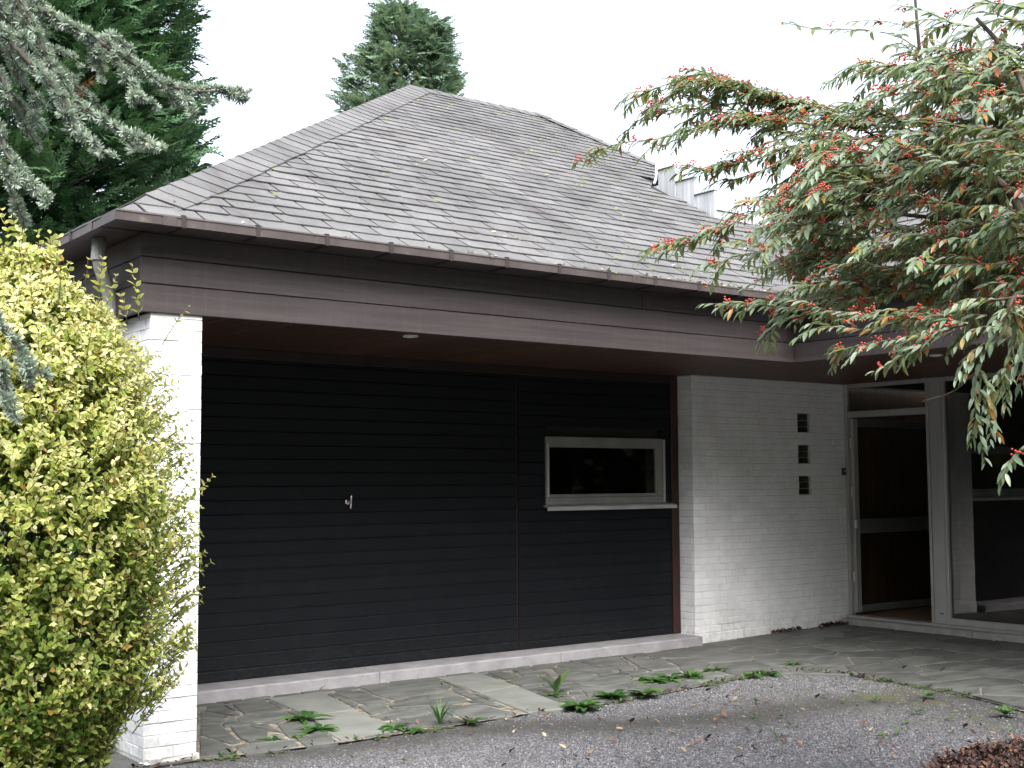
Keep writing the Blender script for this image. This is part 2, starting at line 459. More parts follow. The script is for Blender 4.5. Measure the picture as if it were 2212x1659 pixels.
def shingle_material():
    m, nt, out = new_mat("asphalt_shingle")
    p = nt.nodes.new("ShaderNodeBsdfPrincipled")
    f = pos_noise(nt, 1.3, (1, .6, .6), 5, .6)
    col = ramp(nt, f, [(.40, (.079, .080, .082)), (.58, (.112, .113, .116)), (.72, (.080, .077, .079))]).outputs[0]
    fine = pos_noise(nt, 420, (1, 1, 1), 2, .7)
    col = mix(nt, .65, col, ramp(nt, fine, [(.28, (.30, .30, .30)), (.72, (1.7, 1.7, 1.7))]).outputs[0], 'MULTIPLY')
    st = pos_noise(nt, 2.4, (2.2, .45, .45), 3, .5)          # damp purple streaks that run down the slope
    col = mix(nt, ramp(nt, st, [(.58, (0, 0, 0)), (.72, (.55,) * 3)]).outputs[0], col, (.046, .039, .044))
    oi = nt.nodes.new("ShaderNodeObjectInfo")
    at = nt.nodes.new("ShaderNodeAttribute"); at.attribute_name = 'tint'
    r = math_n(nt, 'FRACT', math_n(nt, 'ADD', oi.outputs['Random'], at.outputs['Fac']))
    k = math_n(nt, 'ADD', math_n(nt, 'MULTIPLY', r, .26), .87)
    cb = nt.nodes.new("ShaderNodeCombineColor")
    for i in range(3): nt.links.new(k, cb.inputs[i])
    col = mix(nt, 1.0, col, cb.outputs[0], 'MULTIPLY')
    nt.links.new(col, p.inputs['Base Color'])
    p.inputs['Roughness'].default_value = .82
    b = nt.nodes.new("ShaderNodeBump"); b.inputs['Strength'].default_value = .5; b.inputs['Distance'].default_value = .003
    nt.links.new(fine, b.inputs['Height']); nt.links.new(b.outputs[0], p.inputs['Normal'])
    nt.links.new(p.outputs[0], out.inputs['Surface'])
    return m
m_shingle = shingle_material()

def gravel_material():
    m, nt, out = new_mat("grey_gravel")
    p = nt.nodes.new("ShaderNodeBsdfPrincipled")
    g = nt.nodes.new("ShaderNodeNewGeometry")
    vo = node(nt, "ShaderNodeTexVoronoi", Scale=72.0)
    nt.links.new(g.outputs['Position'], vo.inputs['Vector'])
    sep = nt.nodes.new("ShaderNodeSeparateColor"); nt.links.new(vo.outputs['Color'], sep.inputs[0])
    grain = ramp(nt, sep.outputs[0], [(0, (.040, .041, .046)), (.45, (.105, .105, .114)), (.8, (.175, .175, .188)), (1, (.30, .30, .32))]).outputs[0]
    # trodden, damp dirt: a band along the paving and patches further out; tree shade painted in at the right
    sx = nt.nodes.new("ShaderNodeSeparateXYZ"); nt.links.new(g.outputs['Position'], sx.inputs[0])
    wob = math_n(nt, 'ADD', math_n(nt, 'MULTIPLY', math_n(nt, 'SINE', math_n(nt, 'MULTIPLY', sx.outputs[0], 2.3)), .13), math_n(nt, 'MULTIPLY', math_n(nt, 'SUBTRACT', pos_noise(nt, 2.2, (1, 1, 1), 4, .6), .5), .5))
    line = math_n(nt, 'ADD', math_n(nt, 'ADD', sx.outputs[1], math_n(nt, 'MULTIPLY', sx.outputs[0], .327)), wob)      # y + .3x
    d = math_n(nt, 'ABSOLUTE', math_n(nt, 'SUBTRACT', line, 8.28))
    band = math_n(nt, 'SUBTRACT', 1.0, math_n(nt, 'MULTIPLY', d, 1.35), True)
    pt = pos_noise(nt, 1.6, (1, 1, 1), 5, .65)
    pt = ramp(nt, pt, [(.50, (0, 0, 0)), (.66, (.7, .7, .7))]).outputs[0]
    far = math_n(nt, 'MULTIPLY', math_n(nt, 'MULTIPLY', math_n(nt, 'SUBTRACT', sx.outputs[0], 6.7), .9, True), math_n(nt, 'MULTIPLY', math_n(nt, 'SUBTRACT', 6.5, sx.outputs[1]), 1.5, True), True)  # right corner: dirt, with the tree's shade coloured in too
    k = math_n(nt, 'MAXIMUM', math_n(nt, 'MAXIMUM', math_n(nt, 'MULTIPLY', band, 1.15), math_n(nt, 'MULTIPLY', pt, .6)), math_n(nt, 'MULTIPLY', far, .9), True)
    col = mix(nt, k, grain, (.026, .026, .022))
    col = mix(nt, math_n(nt, 'MULTIPLY', sep.outputs[1], .25), col, grain)
    fa = math_n(nt, 'ADD', math_n(nt, 'MULTIPLY', sx.outputs[0], 1.0), math_n(nt, 'MULTIPLY', wob, .6))
    ms = ramp(nt, pos_noise(nt, 3.1, (1, 1, 1), 6, .7), [(.50, (0, 0, 0)), (.60, (.8, .8, .8))]).outputs[0]
    mk = math_n(nt, 'MULTIPLY', ms, math_n(nt, 'MULTIPLY', math_n(nt, 'SUBTRACT', fa, 6.9), 1.2, True))
    col = mix(nt, mk, col, (.060, .066, .026))
    nt.links.new(col, p.inputs['Base Color'])
    p.inputs['Roughness'].default_value = .85
    b = nt.nodes.new("ShaderNodeBump"); b.inputs['Strength'].default_value = .9; b.inputs['Distance'].default_value = .008
    nt.links.new(math_n(nt, 'SUBTRACT', 1.0, vo.outputs['Distance']), b.inputs['Height'])
    nt.links.new(b.outputs[0], p.inputs['Normal'])
    nt.links.new(p.outputs[0], out.inputs['Surface'])
    return m
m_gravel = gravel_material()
m_pebble = leaf_mat("gravel_stone", [(0, (.032, .033, .037)), (.5, (.10, .10, .109)), (.85, (.185, .185, .197)), (1, (.38, .38, .38))], None, rough=.75, trans=0.0)

# ------------------------------------------------------------------ the ground
def gz(x):                                     # the paving rises a little towards the entrance
    return 0.04 * min(1.0, max(0.0, (x - 8.9) / 2.2))
EDGE = [(2.62, 7.03), (3.02, 7.05), (3.91, 6.96), (4.64, 6.98), (5.36, 7.01), (5.95, 6.97), (6.71, 7.03), (7.23, 7.11), (7.70, 7.19), (8.12, 7.20),
        (8.42, 7.08), (8.53, 6.75), (8.50, 6.21), (8.46, 5.78), (8.30, 5.3), (8.14, 4.94), (8.05, 4.3), (8.0, 3.2), (8.0, 1.0), (8.0, -4.0)]
BACK = [(2.62, 9.2), (3.02, 9.2), (3.91, 9.2), (4.64, 9.2), (5.36, 9.2), (5.95, 9.2), (6.71, 9.2), (7.23, 9.2), (7.9, 9.2), (8.9, 9.2),
        (11.4, 9.2), (11.4, 7.4), (11.4, 6.4), (11.4, 5.8), (11.4, 5.3), (11.4, 4.94), (11.4, 4.3), (11.4, 3.2), (11.4, 1.0), (11.4, -4.0)]
b = MB()
R = 400.0
b.add([(-R, -R, -.035), (R, -R, -.035), (R, R, -.035), (-R, R, -.035)], [(0, 1, 2, 3)])
ground = b.build("ground", m_soil, origin=(0, 0, 0)); tag(ground, "dark damp soil around the house and under the shrubs", "ground", kind="structure")
b = MB()
poly = EDGE + [(-7.0, -4.0), (-7.0, 1.0), (0.4, 4.0), (2.45, 6.3)]
b.add([(x, y, -.012) for x, y in poly], [tuple(range(len(poly)))])
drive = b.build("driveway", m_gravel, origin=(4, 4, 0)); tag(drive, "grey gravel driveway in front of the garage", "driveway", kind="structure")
b = MB()
for i in range(len(EDGE)):
    for j in range(9):
        t = j / 8
        x, y = EDGE[i][0]*(1-t) + BACK[i][0]*t, EDGE[i][1]*(1-t) + BACK[i][1]*t
        b.v.append((x, y, -.0005 + gz(x)))
for i in range(len(EDGE) - 1):
    for j in range(8):
        b.f.append((i*9+j, (i+1)*9+j, (i+1)*9+j+1, i*9+j+1))
paving = b.build("pavement", m_grout, origin=(6, 8, 0)); tag(paving, "crazy paved strip of slate flags along the house", "pavement", kind="structure")

def px7(x, y): return on_ground((1000 + x*.316456)*.72, (1900 + y*.316456)*.72)
def px8(x, y): return on_ground((380 + x*.316456)*.72, (1960 + y*.316456)*.72)
def px5(x, y): return on_ground((1650 + x*.271248)*.72, (1950 + y*.271248)*.72)
STONES = [
 (px7, 0, [(235,512),(960,435),(1108,500),(1085,542),(575,632),(395,588)]), (px7, 0, [(12,572),(155,546),(395,603),(548,655),(325,688),(245,665)]),
 (px7, 0, [(45,628),(90,612),(238,683),(205,706)]), (px7, 0, [(235,706),(495,682),(530,733),(352,778)]),
 (px7, 0, [(575,650),(750,612),(1118,560),(1148,580),(700,642),(585,666)]), (px7, 0, [(525,692),(900,642),(1205,612),(1285,648),(1060,690),(562,718)]),
 (px7, 0, [(385,790),(560,737),(1000,692),(1060,733),(820,773),(485,830)]), (px7, 0, [(500,862),(830,792),(1060,762),(1220,830),(1000,888),(690,908)]),
 (px7, 0, [(1090,730),(1335,672),(1735,768),(1695,798),(1250,822)]), (px7, 0, [(1122,532),(1178,527),(1610,698),(1570,713),(1340,642),(1155,560)]),
 (px7, 1, [(985,430),(1388,386),(1735,508),(1390,578)]), (px7, 1, [(1402,586),(1752,516),(2195,688),(2185,728),(1842,762)]),
 (px7, 0, [(1465,385),(1590,371),(1755,410),(1640,448)]), (px7, 0, [(1690,352),(2080,310),(2098,325),(1765,376)]),
 (px7, 0, [(1765,390),(2008,363),(2045,390),(1805,412)]), (px7, 0, [(1645,465),(2045,413),(2105,440),(2085,480),(1790,508)]),
 (px8, 1, [(1345,440),(1855,373),(2168,545),(1738,602)]), (px8, 1, [(1745,612),(2178,557),(2440,668),(2575,750),(2065,826),(2035,833),(1905,758)]),
 (px8, 0, [(765,507),(908,502),(1075,590),(1020,600),(745,550)]), (px8, 0, [(1005,492),(1308,455),(1465,540),(1122,588)]),
 (px8, 0, [(700,562),(955,605),(880,632),(700,626)]), (px8, 0, [(700,640),(930,637),(880,680),(700,684)]),
 (px8, 0, [(1045,622),(1130,597),(1478,550),(1595,600),(1420,668),(1065,655)]), (px8, 0, [(700,696),(888,692),(948,740),(1075,848),(1000,868),(700,778)]),
 (px8, 0, [(985,707),(1108,702),(1335,745),(1328,818),(1155,848),(1083,818)]), (px8, 0, [(1155,692),(1328,672),(1475,758),(1372,738)]),
 (px8, 0, [(690,802),(895,852),(988,892),(1045,950),(850,985),(690,1000)]), (px8, 0, [(1025,890),(1575,832),(1635,870),(1612,892),(1135,973)]),
 (px8, 0, [(1625,830),(1755,772),(1895,772),(2005,850),(1705,890)]), (px8, 0, [(1435,682),(1615,642),(1695,700),(1678,768),(1542,808),(1482,758)]),
 (px5, 0, [(75,185),(328,142),(540,205),(740,262),(560,278),(300,218)]), (px5, 0, [(405,135),(738,87),(955,210),(935,230),(800,243),(655,192)]),
 (px5, 0, [(808,80),(938,66),(1128,107),(1385,185),(1425,213),(1130,240),(995,195),(885,130)]), (px5, 0, [(965,55),(1240,17),(1690,22),(1612,65),(1400,88),(1170,88)]),
 (px5, 0, [(35,215),(120,202),(555,302),(800,342),(855,370),(545,418),(335,390),(115,310)]), (px5, 0, [(872,272),(1100,256),(1420,222),(1500,300),(930,330)]),
 (px5, 2, [(705,408),(960,377),(1230,395),(1635,352),(1675,375),(1500,428),(1240,472),(1160,463)]), (px5, 0, [(1275,110),(1450,97),(1790,160),(1740,190),(1455,200)]),
 (px5, 0, [(560,432),(690,412),(1120,466),(1000,520),(700,540),(420,520),(330,430)]),
]
slab_n = 0
def add_stone(poly, m, lift):
    global slab_n
    bb = MB()
    poly = [tuple(p) for p in poly]
    a = sum(poly[i][0]*poly[(i+1) % len(poly)][1] - poly[(i+1) % len(poly)][0]*poly[i][1] for i in range(len(poly)))
    if a < 0: poly = poly[::-1]
    if abs(a) < .004: return
    bb.prism(poly, -.03, lift, inset=.008, drop=.005)
    bb.v = [(v[0], v[1], v[2] + gz(v[0])) for v in bb.v]
    bb.build("paving_stone", m, paving)
def roughen(poly, amp=.010, step=.16):
    out = []
    n = len(poly)
    for i in range(n):
        p, q = Vector(poly[i]), Vector(poly[(i+1) % n])
        L = (q - p).length
        k = max(1, int(L / step))
        d = (q - p)
        nrm = Vector((-d.y, d.x)).normalized() if L > 1e-6 else Vector((0, 0))
        for j in range(k):
            o = nrm * rnd.uniform(-amp, amp) if j else Vector((0, 0))
            out.append(tuple(p + d * (j / k) + o))
    return out
for fn, kind, pts in STONES:
    w = [tuple(fn(*p)[:2]) for p in pts]
    add_stone(roughen(w, .006 if kind != 1 else .002), m_slab if kind == 1 else m_flag, .009 + rnd.uniform(-.002, .003))
# the rest of the flags: an irregular mosaic to the right of the traced ones
def clip(poly, n, d):               # keep n.p <= d
    out = []
    for i in range(len(poly)):
        p, q = poly[i], poly[(i+1) % len(poly)]
        sp, sq = n[0]*p[0]+n[1]*p[1]-d, n[0]*q[0]+n[1]*q[1]-d
        if sp <= 0: out.append(p)
        if (sp < 0) != (sq < 0) and abs(sp - sq) > 1e-9:
            t = sp / (sp - sq)
            out.append((p[0]+(q[0]-p[0])*t, p[1]+(q[1]-p[1])*t))
    return out
TRACED = []
for fn, kind, pts in STONES:
    w = [tuple(fn(*p)[:2]) for p in pts]
    a = sum(w[i][0]*w[(i+1) % len(w)][1] - w[(i+1) % len(w)][0]*w[i][1] for i in range(len(w)))
    TRACED.append(w if a > 0 else w[::-1])
def area2(p): return sum(p[i][0]*p[(i+1) % len(p)][1] - p[(i+1) % len(p)][0]*p[i][1] for i in range(len(p)))
def in_poly(poly, p):
    x, y = p; c = False
    for i in range(len(poly)):
        x1, y1 = poly[i]; x2, y2 = poly[(i+1) % len(poly)]
        if (y1 > y) != (y2 > y) and x < (x2-x1)*(y-y1)/(y2-y1)+x1: c = not c
    return c
EX, EYS = [e[0] for e in EDGE[:11]], [e[1] for e in EDGE[:11]]
FX_, FYS = [e[0] for e in EDGE[10:]][::-1], [e[1] for e in EDGE[10:]][::-1]
def edge_y(x): return float(np.interp(x, EX, EYS))
def edge_x(y): return float(np.interp(y, FYS, FX_))
sites = []
tries = 0
while tries < 16000:
    tries += 1
    s_ = (rnd.uniform(3.0, 11.4), rnd.uniform(2.6, 8.85))
    if s_[0] < 8.42 and s_[1] < edge_y(s_[0]) + .06: continue
    if s_[0] < edge_x(s_[1]) + .06 and s_[1] < 7.08: continue
    left = s_[0] < 7.6
    if any(in_poly(t, s_) for t in TRACED): continue
    rr = .20 if left else .40
    if all(((s_[0]-q[0])*1.0)**2 + ((s_[1]-q[1])*1.25)**2 > rr**2 for q in sites):
        sites.append(s_)
for s_ in sites:
    poly = [(s_[0]-1.2, s_[1]-1.2), (s_[0]+1.2, s_[1]-1.2), (s_[0]+1.2, s_[1]+1.2), (s_[0]-1.2, s_[1]+1.2)]
    poly = clip(poly, (0, -1), -6.86) if (s_[1] > 6.95 and s_[0] < 8.45) else poly
    poly = clip(poly, (-1, 0), -7.9) if s_[1] <= 6.95 else poly
    for q in sites:
        if q is s_: continue
        n = (q[0]-s_[0], q[1]-s_[1]); L = math.hypot(*n)
        if L > 2.2: continue
        n = (n[0]/L, n[1]/L)
        poly = clip(poly, n, n[0]*(s_[0]+q[0])/2 + n[1]*(s_[1]+q[1])/2 - .009)
        if len(poly) < 3: break
    if len(poly) < 3: continue
    poly = clip(poly, (0, 1), 9.0)
    for t in TRACED:
        if len(poly) < 3: break
        if max(p[0] for p in t) < min(p[0] for p in poly) or min(p[0] for p in t) > max(p[0] for p in poly): continue
        if max(p[1] for p in t) < min(p[1] for p in poly) or min(p[1] for p in t) > max(p[1] for p in poly): continue
        best = None
        for i in range(len(t)):
            a, c = t[i], t[(i+1) % len(t)]
            d = (c[0]-a[0], c[1]-a[1]); L = math.hypot(*d)
            if L < .01: continue
            n = (d[1]/L, -d[0]/L)                       # outward for a counter-clockwise flag
            k = clip(poly, (-n[0], -n[1]), -(n[0]*a[0]+n[1]*a[1]) - .012)
            if len(k) >= 3 and (best is None or abs(area2(k)) > abs(area2(best))): best = k
        poly = best or []
    if len(poly) < 3: continue
    cx, cy = sum(p[0] for p in poly)/len(poly), sum(p[1] for p in poly)/len(poly)
    fine = []
    for i in range(len(poly)):
        p, q = poly[i], poly[(i+1) % len(poly)]
        k = max(1, int(math.hypot(q[0]-p[0], q[1]-p[1])/.12))
        fine += [(p[0]+(q[0]-p[0])*j/k, p[1]+(q[1]-p[1])*j/k) for j in range(k)]
    poly = []
    for p in fine:
        x, y = p
        if y < 6.75 or x > 8.42:
            if y < 7.08: x = max(x, edge_x(y) + .012)
        else:
            y = max(y, edge_y(x) + .012)
        poly.append((x + rnd.uniform(-.007, .007), y + rnd.uniform(-.007, .007)))
    if abs(area2(poly)) < .012: continue
    add_stone(poly, m_flag, .008 + rnd.uniform(-.002, .003))

# ------------------------------------------------------------------ the bungalow
house = thing("bungalow", (6.0, 9.1, 0.0), "single storey bungalow with purple grey shingle roof, black garage front and white painted brick", "house")
XW, YW, YG, XD = 8.93, 8.88, 9.09, 11.30        # brick wall corner x, brick face y, garage face y, glazed entrance plane x
SOF = 2.655
FY, FX = 7.07, 8.344                             # fascia faces: garage front (y) and entrance wing (x)
GY, GX, GXL = 6.82, 8.094, 2.39                  # gutter faces

# --- plain hidden shell so that the inside stays dark
b = MB()
b.box((2.70, 17.0, 0), (15.5, 17.2, 2.62)); b.box((15.3, 0.6, 0), (15.5, 17.0, 2.62))
b.box((11.45, 0.6, 0), (15.3, 0.8, 2.62)); b.box((2.70, 9.6, 0), (3.0, 17.0, 2.62))
b.build("outer_wall", m_room, house)
b = MB()
b.box((3.0, 9.20, -.02), (15.3, 17.0, .07)); b.box((11.36, 0.8, -.02), (15.3, 9.20, .128))
b.build("inner_floor", m_floorb, house)
b = MB(); b.box((2.72, 9.13, 2.665), (15.4, 17.1, 2.70)); b.box((2.72, 9.1, 2.665), (11.5, 9.129, 2.70)); b.box((11.31, 0.7, 2.665), (15.4, 9.02, 2.70))  # slot over the hall planks, added to let daylight fall on them
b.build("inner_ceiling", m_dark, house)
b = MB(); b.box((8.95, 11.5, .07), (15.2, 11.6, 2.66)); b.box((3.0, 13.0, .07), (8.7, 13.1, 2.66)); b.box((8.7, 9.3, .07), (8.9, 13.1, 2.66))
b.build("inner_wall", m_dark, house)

# --- painted brickwork
COURSE, BL, JT = 0.067, 0.170, 0.010
def unit_brick():
    """unit box, x 0..1, z 0..1, face at y=0 going back to y=1, chamfered round the face"""
    bb = MB()
    e, f = .022, .055
    bb.add([(0,1,0),(1,1,0),(1,1,1),(0,1,1),(0,.12,0),(1,.12,0),(1,.12,1),(0,.12,1),(e,0,f),(1-e,0,f),(1-e,0,1-f),(e,0,1-f)],
           [(0,1,2,3),(0,4,5,1),(1,5,6,2),(2,6,7,3),(3,7,4,0),(4,8,9,5),(5,9,10,6),(6,10,11,7),(7,11,8,4),(8,11,10,9)])
    me = bpy.data.meshes.new("brick")
    me.from_pydata(bb.v, [], [tuple(reversed(f)) if False else f for f in bb.f])
    me.materials.append(m_brick)
    me.update()
    import bmesh
    bm = bmesh.new(); bm.from_mesh(me); bmesh.ops.recalc_face_normals(bm, faces=bm.faces); bm.to_mesh(me); bm.free()
    return me
ME_BRICK = unit_brick()
UB_V = np.array([v.co[:] for v in ME_BRICK.vertices]); UB_F = [tuple(p.vertices) for p in ME_BRICK.polygons]
def lay_wall(origin, u, nback, width, height, holes=(), pattern=None, course0=0.0, phase=0.0):
    """rows of bricks; returns list of (corner, u, nback, length, height)"""
    out = []
    row, z = 0, course0
    while z < height - .02:
        h = min(COURSE - JT*.40, height - z)
        if pattern:
            spans, x = [], 0.0
            for L in pattern[row % len(pattern)]:
                spans.append((x, min(x + L, width))); x += L + JT*.6
        else:
            spans = []
            x = -((phase + (row % 2) * .5 + rnd.uniform(-.05, .05)) % 1.0) * (BL + JT)
            while x < width:
                spans.append((max(0, x), min(width, x + BL + JT*.45))); x += BL + JT
        for a, c in spans:
            pieces = [(a, c)]
            for (h0, h1, z0, z1) in holes:
                if z + h*.5 > z0 and z + h*.5 < z1:
                    np_ = []
                    for p, q in pieces:
                        if q <= h0 or p >= h1: np_.append((p, q))
                        else:
                            if p < h0: np_.append((p, h0))
                            if q > h1: np_.append((h1 + rnd.uniform(0, .012), q))
                    pieces = np_
            for p, q in pieces:
                if q - p > .015:
                    out.append((p, z, q - p, h))
        row += 1; z += COURSE
    return [(Vector(origin) + Vector(u)*p + Vector((0, 0, z_)), Vector(u), Vector(nback), L, h) for p, z_, L, h in out]
def brick_matrix(bk, depth=.02):
    c, u, nb, L, h = bk
    c = c + nb * rnd.uniform(-.0030, .0030) + Vector((0, 0, rnd.uniform(-.0012, .0012)))
    tilt = rnd.uniform(-.011, .011)
    uu = (u + Vector((0, 0, tilt)))
    return Matrix(((uu.x*L, nb.x*depth, 0, c.x), (uu.y*L, nb.y*depth, 0, c.y), (uu.z*L, 0, h, c.z), (0, 0, 0, 1)))
def brick_objects(bricks, parent):
    for bk in bricks:
        M_ = brick_matrix(bk)
        o = bpy.data.objects.new("brick", ME_BRICK)
        link(o, parent, M_.translation)
        o.matrix_basis = Matrix.Translation(M_.translation - WORLD[parent.name]) @ M_.to_3x3().to_4x4()
def brick_joined(bricks, parent, name="brickwork"):
    bb = MB()
    for bk in bricks:
        M_ = brick_matrix(bk)
        bb.add([tuple(M_ @ Vector(v)) for v in UB_V], UB_F)
    return bb.build(name, m_brick, parent, kind="stuff")

# garage cheek wall, the white pillar at the left
PX0, PX1, PY = 2.702, 3.020, 7.09
pil = MB().box((PX0+.0045, PY+.0045, .0), (PX1-.0045, 9.62, 2.60)).build("brick_pillar", m_joint, house)
pb = lay_wall((PX0, PY, .03), (1, 0, 0), (0, 1, 0), PX1-PX0, 2.57, pattern=[[.172, .140], [.080, .172, .054]])
brick_objects(pb, pil)
sb = lay_wall((PX0, 9.6, .03), (0, -1, 0), (1, 0, 0), 2.5, 2.57) + lay_wall((PX1, PY+.02, .03), (0, 1, 0), (-1, 0, 0), 1.95, 2.57)
brick_joined(sb, pil)
bb = MB()
for k in range(9):                                   # broken rendering along the pillar foot
    x = PX0 - .01 + k*.037
    bb.prism([(x, PY-.012-rnd.uniform(0, .014)), (x+.04, PY-.012-rnd.uniform(0, .014)), (x+.04, PY+.05), (x, PY+.05)], -.03, .012 + rnd.uniform(0, .028), inset=.006, drop=.004)
bb.build("plinth", m_plinth, pil)

# wall between garage and entrance
HOLES = [(10.51, 10.706, z0, z1) for z0, z1 in ((2.112, 2.318), (1.779, 1.981), (1.447, 1.651))]
hz = [(a - XW, c - XW, z0 - .108, z1 - .108) for a, c, z0, z1 in HOLES]
wm = MB()
xs = [XW+.0045, 10.51, 10.706, XD-.002]
wm.box((xs[0], YW+.0045, -.02), (xs[1], YG+.05, SOF+.01)); wm.box((xs[2], YW+.0045, -.02), (xs[3], YG+.05, SOF+.01))
zs = [-.02, 1.447, 1.651, 1.779, 1.981, 2.112, 2.318, SOF+.01]
for k in range(0, 8, 2):
    wm.box((xs[1], YW+.0045, zs[k]), (xs[2], YG+.05, zs[k+1]))
wall = wm.build("brick_wall", m_joint, house)
wb = lay_wall((XW, YW, .108), (1, 0, 0), (0, 1, 0), XD-XW-.004, SOF-.108, holes=hz)
rb = lay_wall((XW, YG-.002, .108), (0, -1, 0), (1, 0, 0), YG-YW-.004, SOF-.108, phase=.5)
wb.sort(key=lambda k: abs(k[0].z - 1.25) * .9 + (k[0].x - XW) * .55)
n_obj = max(0, 298 - len(pb) - len(rb))
brick_objects(rb, wall)
brick_objects(wb[:n_obj], wall)
brick_joined(wb[n_obj:], wall)
pl = MB()
x = XW
while x < 11.12:                                     # projecting foot course
    L = min(rnd.uniform(.2, .42), 11.13 - x)
    pl.box((x+.002, YW-.012-rnd.uniform(0, .004), -.02), (x+L-.003, YW+.02, .104+rnd.uniform(-.004, .003)), .005)
    x += L
pl.box((XW-.012, YW-.006, -.02), (XW+.02, YG-.01, .104), .005)
pl.build("foot_course", m_brick, wall)
for a, c, z0, z1 in HOLES:                            # the three pierced openings: ragged reveals and backs coloured dark for the shade inside
    nb_ = MB()
    nb_.box((a-.01, YG+.052, z0-.01), (c+.01, YG+.07, z1+.01))
    gl = nb_.build("niche_back", m_dark, wall)
    for k in range(3):
        zz = z0 + k*.067
        MB().box((c-rnd.uniform(.008, .028), YW+.03, zz+.004), (c+.004, YG+.045, zz+.063), .006).build("reveal_brick", m_reveal, wall)
bl = MB().box((11.215, YW-.030, 1.655), (11.262, YW, 1.735), .006).build("doorbell", m_rubber, house)
MB().lathe((11.238, YW-.030, 1.70), (0, -1, 0), [(0, .011), (.004, .010)], 12).build("button", m_alu, bl)

# --- garage threshold of three long stones
st = part_root("garage_threshold", house, (5.9, 8.93, 0))
for x0, x1 in ((3.02, 5.268), (5.272, 7.138), (7.142, XW-.014)):
    MB().box((x0, 8.765, -.03), (x1, 9.12, .094), .009).build("kerb_stone", m_stone, st)

# --- garage door and the boarded panel with the window
PITCH, BASE = .1078, .100
def board_mesh(bb, x0, x1, z0, z1, y):
    """shiplap board: flat face, sloping chamfer at the top edge that leaves a dark groove"""
    g, d = .012, .0065
    prof = [(y+.022, z0), (y, z0+.001), (y, z1-g-.003), (y+.003, z1-g), (y+d, z1-g*.6), (y+d, z1), (y+.022, z1)]
    n = len(prof)
    vs = [(x0, p[0], p[1]) for p in prof] + [(x1, p[0], p[1]) for p in prof]
    fs = [tuple(range(n)), tuple(range(2*n-1, n-1, -1))] + [(i, n+i, n+(i+1) % n, (i+1) % n) for i in range(n)]
    bb.add(vs, fs)
WX0, WX1, WZ0, WZ1 = 7.224, 8.70, 1.387, 2.020
HEAD0 = 2.575
def boarded(name, x0, x1, shift, cut=None):
    root = part_root(name, house, ((x0+x1)/2, YG, .1))
    MB().box((x0-.02, YG+.024, .09), (x1+.02, YG+.06, HEAD0+.05) if cut is None else (cut[0], YG+.06, HEAD0+.05)).build("backing", m_dark, root)
    if cut:
        bb = MB()
        bb.box((cut[1], YG+.024, .09), (x1+.02, YG+.06, HEAD0+.05))
        bb.box((cut[0]+.001, YG+.024, .09), (cut[1]-.001, YG+.06, cut[2]-.01)); bb.box((cut[0]+.001, YG+.024, cut[3]), (cut[1]-.001, YG+.06, HEAD0+.05))
        bb.build("backing", m_dark, root)
    z = BASE + shift - PITCH
    while z < HEAD0 - .01:
        z0, z1 = max(z, BASE), min(z + PITCH - .0012, HEAD0 + .02)
        if z1 - z0 > .02:
            spans = [(x0, x1)]
            if cut and z1 > cut[2] and z0 < cut[3]:
                spans = [(x0, cut[0]+.02), (cut[1]-.015, x1)]
            for a, c in spans:
                bb = MB(); board_mesh(bb, a, c, z0, z1, YG + rnd.uniform(0, .0015)); bb.build("board", m_board, root)
        z += PITCH
    return root
door = boarded("garage_door", 3.025, 6.893, .085)
panel = boarded("boarded_panel", 6.913, 8.822, .072, (WX0, WX1, WZ0, WZ1))
hd = MB()
hc = Vector((5.149, YG-.002, 1.447))
hd.lathe(hc, (0, -1, 0), [(0, .026), (.006, .026), (.010, .020), (.014, .011), (.05, .0095)], 18)
hs = [(-.060, .0055), (-.045, .0095), (-.015, .0125), (.015, .0125), (.045, .0095), (.060, .0055)]
hd.tube([hc + Vector((.002*i, -.050, h)) for i, (h, r) in enumerate(hs)], [r for h, r in hs], 10)
hd.build("handle", m_chrome, door, smooth=True)
tr = part_root("garage_trim", house, (8.84, YG, .1))
MB().box((6.896, YG+.005, .10), (6.910, YG+.02, HEAD0), .002).build("cover_strip", m_redtrim, tr)
MB().box((8.826, YG-.014, .096), (8.925, YG+.05, SOF), .004).build("side_post", m_redtrim, tr)
MB().box((3.022, YG-.012, HEAD0+.001), (8.824, YG+.05, SOF), .004).build("header_board", m_header, tr)

# --- garage window
win = part_root("window", house, ((WX0+WX1)/2, YG, (WZ0+WZ1)/2))
fy0, fy1 = YG-.022, YG+.05
fr = MB()
fr.box((WX0, fy0, 1.938), (WX1, fy1, WZ1), .005); fr.box((WX0, fy0, WZ0), (WX1, fy1, 1.455), .005)
fr.box((WX0, fy0, 1.4555), (7.262, fy1, 1.9375), .005); fr.box((8.632, fy0, 1.4555), (WX1, fy1, 1.9375), .005)
fr.build("frame", m_alu_w, win)
sa = MB()
sa.box((7.262, fy0+.014, 1.921), (8.632, fy1-.01, 1.9378), .003); sa.box((7.262, fy0+.010, 1.4552), (8.632, fy1-.01, 1.484), .004)
sa.box((7.2622, fy0+.014, 1.4845), (7.276, fy1-.01, 1.9205), .003); sa.box((8.618, fy0+.014, 1.4845), (8.6318, fy1-.01, 1.9205), .003)
sa.build("sash", m_alu_w, win)
MB().box((7.236, fy0-.007, 1.462), (7.249, fy0-.0005, 1.955), .002).build("edge_strip", m_alu_b, win)
MB().box((8.712, fy0+.004, 1.392), (8.740, YG+.01, 2.012), .003).build("side_rail", m_alu, win)
MB().box((7.277, YG+.015, 1.485), (8.617, YG+.021, 1.920)).build("pane", m_winglass, win)
MB().box((8.545, YG+.055, 1.44), (8.66, YG+.075, 1.96), .004).build("blind", m_room, win)
